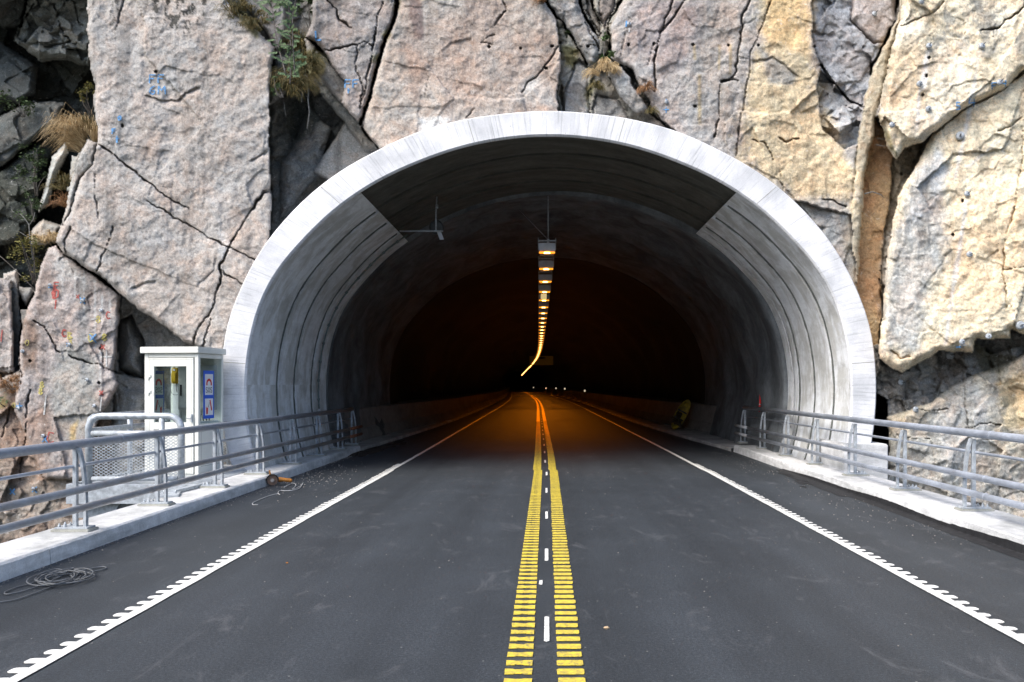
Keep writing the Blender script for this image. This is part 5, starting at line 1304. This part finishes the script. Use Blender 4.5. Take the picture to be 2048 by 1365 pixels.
# ------------------------------------------------------------------ rock bolts
def make_bolt(r=0.085):
    b = MB(); b.tube([(0,0.02,0),(0,-0.02,0),(0,-0.045,0)], [r, r, r*0.72], 18); o = b.build('rock_bolt', M['gal'])
    n = MB(); n.tube([(0,-0.045,0),(0,-0.075,0)], 0.026, 6); n.build('nut', M['gal'], o)
    s = MB(); s.tube([(0,-0.06,0),(0,-0.17,0)], 0.012, 8); s.build('stud', M['darkm'], o)
    return o
BL = [(1858,92,'topmost bolt of the left streak on the yellow block at the right'),(1964,92,'bolt at the head of the long grey streak, upper right'),(1839,168,'bolt midway down the short streak on the upper right block'),(1857,218,'bolt low on the upper right block, above the overhang'),
 (1784,250,'bolt beside the green edge of the dark cleft at the right'),(1920,272,'large plate bolt just below the diagonal crack'),(1934,388,'blue dabbed bolt heading the lower grey streak'),(1999,165,'bolt under the blue F4 mark'),(1749,28,'bolt in the pale patch near the top, left of the tan pillar'),
 (1843,3,'bolt at the very top edge above the yellow block'),(1939,509,'bolt in the middle of the lower yellow block'),(2040,651,'large bolt at the right picture edge over the dark overhang'),(1900,711,'large pale bolt on the lip of the dark rock underside'),(1924,684,'bolt framed by pale paint above the dark underside'),
 (1977,673,'bolt on the lip just left of the right edge overhang'),(1801,765,'bolt in the broken dark rock beside the arch'),(1831,819,'bolt lowest in the dark broken rock beside the arch'),(1258,48,'bolt with blue paint right of the cleft above the arch'),(1333,204,'small bolt with pale dab just over the arch crown right'),
 (165,602,'bolt with blue paint under the white runs on the left slab'),(202,621,'bolt on the left slab between the white chalk strokes'),(100,571,'bolt at the left slab edge by the red blob'),(138,690,'bolt under the yellow B on the left slab'),(45,703,'long bolt sticking out left of the dark brown stripe'),
 (174,760,'grey bolt on the smooth grey rock above the handrail'),(188,812,'grey bolt just above the front handrail'),(37,817,'blue ringed bolt at the far left above the guard rail'),(86,872,'bolt with blue paint and red arc behind the guard rail'),(67,978,'bolt seen between the lower rails at the left')]
b0 = make_bolt()
for k, (u, v, lab) in enumerate(BL):
    o = b0 if k == 0 else copy_tree(b0)
    o.location = wp(u, v, depmin(u, v, 5)-0.02)
    o.scale = (0.45,)*3 if u < 1400 else ((0.9,)*3 if k in (5,11,12) else (0.62,)*3)
    o.rotation_euler = (R(random.uniform(-14,10)), 0, R(random.uniform(-22,22)))
    tag(o, 'steel rock '+lab if lab.startswith('bolt') else 'steel rock bolt: '+lab, 'rock bolt', 'bolts anchored in the cliff')

# ------------------------------------------------------------------ plants
def leaf_mesh(mb, c, r, rg, asp=2.0, droop=0.3):
    a = rg.uniform(0, 2*math.pi); e = rg.uniform(-0.7, 0.9)
    d = Vector((math.cos(a)*math.cos(e), math.sin(a)*math.cos(e), math.sin(e)-droop)).normalized()
    s_ = d.cross(Vector((rg.uniform(-.4,.4), rg.uniform(-.4,.4), 1))).normalized()*r/asp
    mb.add([c, c+d*r*0.5+s_, c+d*r, c+d*r*0.5-s_], [(0,1,2,3)])
def shrub(name, u, v, wpx, hpx, n, mat, label, cat, seed, d=None, stems=5, lr=0.05, group=None, depth=0.5, off=0.15, ell=None):
    rg = random.Random(seed); d = d if d else depmin(u, v)-off
    base = wp(u, v, d); k = d/F
    g = empty(name, base); tag(g, label, cat, group)
    mb = MB(); cl = []
    for i in range(max(6, n//45)):
        a = rg.uniform(-1, 1); b = rg.random()**0.8
        wdt = (0.35+0.65*math.sin(math.pi*min(1, b*0.85+0.12)))
        cl.append((Vector((a*wdt*wpx/2*k, rg.uniform(-1, 0.6)*depth*0.5, b*hpx*k)), rg.uniform(0.5, 1.2)))
    for i in range(n):
        c, s_ = rg.choice(cl)
        rr = 0.16*wpx*k*s_
        leaf_mesh(mb, c+Vector((rg.gauss(0, rr*0.55), rg.gauss(0, rr*0.5), rg.gauss(0, rr*0.45))), lr*rg.uniform(0.6, 1.3), rg)
    mb.build('foliage', mat, g)
    st = MB()
    for i in range(stems):
        c, s_ = rg.choice(cl); c2 = c*0.5+Vector((rg.uniform(-.1,.1), 0, rg.uniform(-.05,.1)))
        st.tube(bez((rg.uniform(-.04,.04), 0.1, -0.02), c2, c, 6), [0.012*(1-0.7*j/6) for j in range(7)], 5)
    st.build('stem', M['wood'], g)
    return g
def tuft(u, v, wpx, lpx, n, mat, label, seed, group='grass tufts in the rock clefts', hang=0.6, lean=0, d=None, cat='grass tuft', bw=0.006):
    rg = random.Random(seed); d = d if d else depmin(u, v)-0.12; k = d/F
    g = MB()
    sub = [(rg.gauss(0, wpx*0.26), rg.gauss(0, wpx*0.18), rg.gauss(0, 0.55), rg.uniform(0.45, 1.2)) for _ in range(max(5, int(wpx/4)))]
    for i in range(n):
        c_ = rg.choice(sub)
        bx = (c_[0]+rg.gauss(0, wpx*0.06))*k; bz = (c_[1]+rg.gauss(0, wpx*0.05))*k; L = lpx*k*c_[3]*rg.uniform(0.5, 1.15)
        dx = (rg.gauss(0, 0.28)+c_[2]+lean+bx/(wpx*k)*1.2); dy = -rg.uniform(0.1, 0.6); dz = rg.uniform(0.3, 1.2)-hang*0.3
        p0 = Vector((bx, rg.uniform(-0.05, 0.12), bz)); v1 = Vector((dx, dy, dz)).normalized()
        p1 = p0+v1*L*0.5; p2 = p1+(v1+Vector((dx*0.5, -0.3, -hang*1.2))).normalized()*L*0.35; p3 = p2+Vector((dx*0.7, -0.2, -hang*2)).normalized()*L*0.25
        s_ = Vector((bw*rg.uniform(0.6,1.3), 0, 0))
        s_ = Matrix.Rotation(rg.uniform(-1,1), 3, 'Z') @ s_
        g.add([p0-s_, p0+s_, p1-s_*0.8, p1+s_*0.8, p2-s_*0.5, p2+s_*0.5, p3], [(0,1,3,2),(2,3,5,4),(4,5,6)])
    o = g.build('grass_tuft', mat); o.location = wp(u, v, d); tag(o, label, cat, group)
    return o
# golden grass by the left edge of the big slab, smaller tufts below
tuft(162, 280, 50, 66, 1300, M['grassg'], 'large golden dry grass tuft spilling left over the stones beside the big slab', 1, lean=-0.75, hang=0.45, d=16.3, bw=0.005)
tuft(174, 258, 30, 46, 300, M['grassm'], 'green and yellow grass just above the large golden tuft', 2, lean=-0.3, d=16.3)
tuft(128, 372, 24, 36, 260, M['grassm'], 'mossy grass growing between the two upright stones on the left', 3, hang=0.7, d=17.1)
tuft(130, 405, 30, 30, 260, M['grassr'], 'rusty grass tuft above the square stone on the left', 4, hang=0.7, d=17.0)
tuft(98, 478, 34, 30, 420, M['grassg'], 'tan grass patch on the face of the square stone at left', 5, hang=0.9)
tuft(16, 772, 40, 26, 320, M['grassr'], 'orange brown grass tuft at the left edge level with the booth window', 6, hang=0.9)
tuft(1212, 138, 32, 34, 520, M['grassg'], 'straw coloured grass tuft over the crown of the arch', 7, hang=1.2)
tuft(1292, 178, 16, 34, 200, M['grassr'], 'thin rusty grass strip in the crack right of the loose block', 8, hang=1.4)
tuft(1196, 172, 14, 30, 160, M['grassm'], 'green grass strip hanging left of the straw coloured tuft', 9, hang=1.4)
tuft(1093, 0, 20, 26, 160, M['grassr'], 'brown moss tuft at the top picture edge left of the cleft', 10, hang=1.2)
tuft(480, 22, 60, 30, 420, M['grassm'], 'brown moss bank along the top right edge of the big slab', 11, hang=1.0)
tuft(508, 48, 34, 26, 260, M['grassm'], 'lower end of the moss bank on the big slab edge', 12, hang=1.0)
tuft(582, 172, 56, 50, 800, M['grassm'], 'mossy grass cushion under the saplings in the cleft', 13, d=15.95, hang=1.1)
tuft(612, 132, 50, 42, 500, M['grassm'], 'dark moss hanging right of the saplings in the cleft', 14, d=16.0, hang=1.2)
tuft(600, 95, 40, 50, 400, M['grassm'], 'upper moss in the dark cleft behind the saplings', 15, d=16.9, hang=1.0)
tuft(1302, 222, 12, 18, 90, M['grassm'], 'tiny moss tuft at the lower end of the loose block', 16, hang=1.4)
shrub('fern_patch', 1142, 132, 46, 66, 520, M['leafd'], 'dark green ferns filling the cleft above the arch', 'fern', 21, lr=0.05, d=16.45)
shrub('leafy_plant', 1211, 128, 24, 58, 260, M['leafg'], 'bright leafy plant growing up the cleft over the straw tuft', 'plant', 22, lr=0.06, d=15.9)
shrub('shrub', 66, 388, 62, 92, 900, M['leafd'], 'dark leafy shrub at left beside the upright stones', 'shrub', 23, d=18.0, lr=0.045, group='shrubs at the left edge')
shrub('shrub', 62, 566, 76, 88, 1000, M['leafy'], 'yellowing shrub above the small wedged stone at the left', 'shrub', 24, d=16.9, lr=0.04, group='shrubs at the left edge')
shrub('shrub', 178, 225, 34, 62, 300, M['leafy'], 'small green shrub against the upper left edge of the big slab', 'shrub', 25, d=16.6, lr=0.04, group='shrubs at the left edge')
shrub('shrub', 20, 300, 80, 46, 420, M['leafd'], 'low dark green growth at the far left picture edge', 'shrub', 26, d=19.0, lr=0.06, group='shrubs at the left edge')
shrub('shrub', 10, 470, 70, 70, 500, M['leafd'], 'dark green growth in the gloom low at the far left', 'shrub', 27, d=19.2, lr=0.06, group='shrubs at the left edge')
shrub('shrub', 8, 30, 60, 40, 260, M['leafd'], 'dark green growth in the top left picture corner', 'shrub', 28, d=18.8, lr=0.06, group='shrubs at the left edge')
shrub('moss_plant', 6, 812, 26, 20, 160, M['leafg'], 'small bright green moss clump at the left edge below the orange tuft', 'moss', 29, lr=0.025, stems=1)
shrub('shrub', 40, 230, 60, 40, 360, M['leafd'], 'green growth hanging in the dark hollow high at the left', 'shrub', 41, d=18.1, lr=0.05, group='shrubs at the left edge')
shrub('shrub', 60, 440, 60, 50, 420, M['leafd'], 'dark green leaves under the upright stones at the left', 'shrub', 42, d=17.7, lr=0.045, group='shrubs at the left edge')
shrub('shrub', 620, 60, 36, 66, 300, M['leafd'], 'dark leaves at the top of the cleft right of the saplings', 'shrub', 43, d=16.4, lr=0.04)
shrub('shrub', 560, 190, 40, 40, 260, M['leafg'], 'fresh green leaves low on the moss cushion', 'shrub', 44, d=15.7, lr=0.03)
# bare branches
g = MB(); k = 16.8/F
def br(pts, r): g.tube([wp(u, v, 16.8) for u, v in pts], [r*(1-0.7*i/(len(pts)-1)) for i in range(len(pts))], 5)
br([(66,520),(60,480),(58,450),(50,438),(40,428)], 0.016); br([(58,452),(66,440),(70,425)], 0.010); br([(60,478),(48,470),(36,462)], 0.009); br([(50,440),(42,440),(35,443)], 0.007)
o = g.build('bare_branch', M['root']); tag(o, 'bare grey forked branch sticking out of the yellowing shrub', 'branch')
g = MB(); br([(70,580),(45,555),(20,530),(-20,495)], 0.012)
o = g.build('bare_branch', M['wood']); tag(o, 'straight dead twig leaning from the left edge to the wedged stone', 'branch')
g = MB(); br([(458,-10),(465,8),(470,18),(482,20)], 0.012)
o = g.build('bare_branch', M['root']); tag(o, 'short pale root curling over the top edge of the big slab', 'branch')
g = MB()
def br2(pts, r, d): g.tube([wp(u, v, d) for u, v in pts], [r*(1-0.6*i/(len(pts)-1)) for i in range(len(pts))], 6)
br2([(612,150),(617,175),(616,200),(619,225),(614,258)], 0.022, 16.0); br2([(603,165),(604,190),(603,205)], 0.014, 16.0); br2([(568,205),(569,220),(572,232)], 0.02, 16.3)
o = g.build('hanging_root', M['root']); tag(o, 'grey roots hanging below the moss cushion in the cleft', 'root')
g = MB(); br2([(1729,388),(1745,384),(1762,390),(1768,396)], 0.014, 15.9); o = g.build('hanging_root', M['root']); tag(o, 'pale curved root across the brown rock beside the tan pillar', 'root'); g = MB()
br2([(1752,290),(1768,293),(1776,290)], 0.008, 16.0); br2([(1778,278),(1766,279),(1752,276)], 0.006, 16.0)
o = g.build('hanging_root', M['root']); tag(o, 'pair of thin dark twigs at the top of the brown rock', 'twig')
# saplings in the cleft left of the arch crown
def sapling(label, line, nl, seed, mat, d0, lr=0.030, r0=0.013, spread=22):
    rg = random.Random(seed); g = empty('sapling', wp(*line[0], d0)); tag(g, label, 'young tree', 'saplings in the cleft')
    O = wp(*line[0], d0); t = MB(); P = [wp(u, v, d0-0.02*i)-O for i, (u, v) in enumerate(line)]
    P = cr(P, 3); t.tube(P, [r0*(1-0.75*i/(len(P)-1)) for i in range(len(P))], 7); t.build('trunk', M['wood'], g)
    lf = MB(); bs = MB(); k = d0/F
    for i in range(int(nl*1.5)):
        j = rg.randint(2, len(P)-1); p = P[j]; a = rg.uniform(-1, 1); L = spread*k*rg.uniform(0.4, 1.1)
        q = p+Vector((a*L, rg.uniform(-0.6,0.2)*L, rg.uniform(-0.25, 0.5)*L))
        bs.tube([p, (p+q)/2+Vector((0,0,0.03)), q], [0.006,0.004,0.002], 4)
        for m_ in range(18):                       # leaflets both sides of the spray
            c = p+(q-p)*(0.25+0.75*m_/17)
            for sgn in (-1, 1):
                dv = (q-p).normalized(); sd_ = Vector((-dv.z*0.3, rg.uniform(-.7,.1), dv.x)).normalized()*sgn
                e = c+(dv*0.5+sd_*0.8+Vector((0,0,-0.25)))*lr*rg.uniform(0.6,1.2)
                wv = dv*lr*0.17
                lf.add([c-wv, c+wv, e+wv*0.6, e-wv*0.6], [(0,1,2,3)])
    bs.build('branch', M['wood'], g); lf.build('foliage', mat, g)
sapling('tall right sapling in the cleft with forked pale stem', [(590,150),(586,95),(585,60),(586,30),(592,-5),(596,-60)], 30, 31, M['leafg'], 15.5, spread=32)
sapling('tall middle sapling in the cleft left of the forked one', [(582,110),(580,60),(578,20),(576,-20),(575,-70)], 26, 32, M['leafg'], 15.5, spread=34)
sapling('slender left sapling in the cleft with airy foliage', [(572,150),(560,105),(551,66),(546,30),(540,-10),(538,-50)], 40, 33, M['leafg'], 15.5, spread=40)
sapling('low leaning sapling with dense sprays above the moss cushion', [(580,168),(581,140),(580,110),(584,88)], 20, 34, M['leafg'], 15.55, lr=0.04, spread=30)
# ------------------------------------------------------------------ light and camera
w = bpy.data.worlds.new('World'); sc.world = w; w.use_nodes = True
bg = w.node_tree.nodes['Background']; sky = w.node_tree.nodes.new('ShaderNodeTexSky')
sky.sky_type = 'NISHITA'; sky.sun_disc = False
SV = Vector((-0.55, -0.50, 0.78)).normalized()
el = math.asin(SV.z); az = math.atan2(SV.x, SV.y)
sky.sun_elevation = el; sky.sun_rotation = az % (2*math.pi); sky.dust_density = 2.0; sky.air_density = 1.0
w.node_tree.links.new(sky.outputs[0], bg.inputs['Color']); bg.inputs['Strength'].default_value = 0.135
sd = bpy.data.lights.new('sun', 'SUN'); sd.energy = 1.95; sd.angle = R(38); sd.color = (1.0, 0.95, 0.88)
so = bpy.data.objects.new('sun', sd); COL.objects.link(so); so.rotation_euler = SV.to_track_quat('Z', 'Y').to_euler()
cd = bpy.data.cameras.new('camera'); cam = bpy.data.objects.new('camera', cd); COL.objects.link(cam)
cam.location = (0, 0, H); cam.rotation_euler = (R(90), 0, 0)
cd.sensor_width = 36; cd.lens = F/2048*36; cd.shift_x = -69/2048; cd.shift_y = 87.5/2048; cd.clip_end = 2000; cd.clip_start = 0.05
sc.camera = cam
sc.view_settings.view_transform = 'Standard'; sc.view_settings.look = 'None'; sc.view_settings.gamma = 1
sc.view_settings.exposure = 1.36
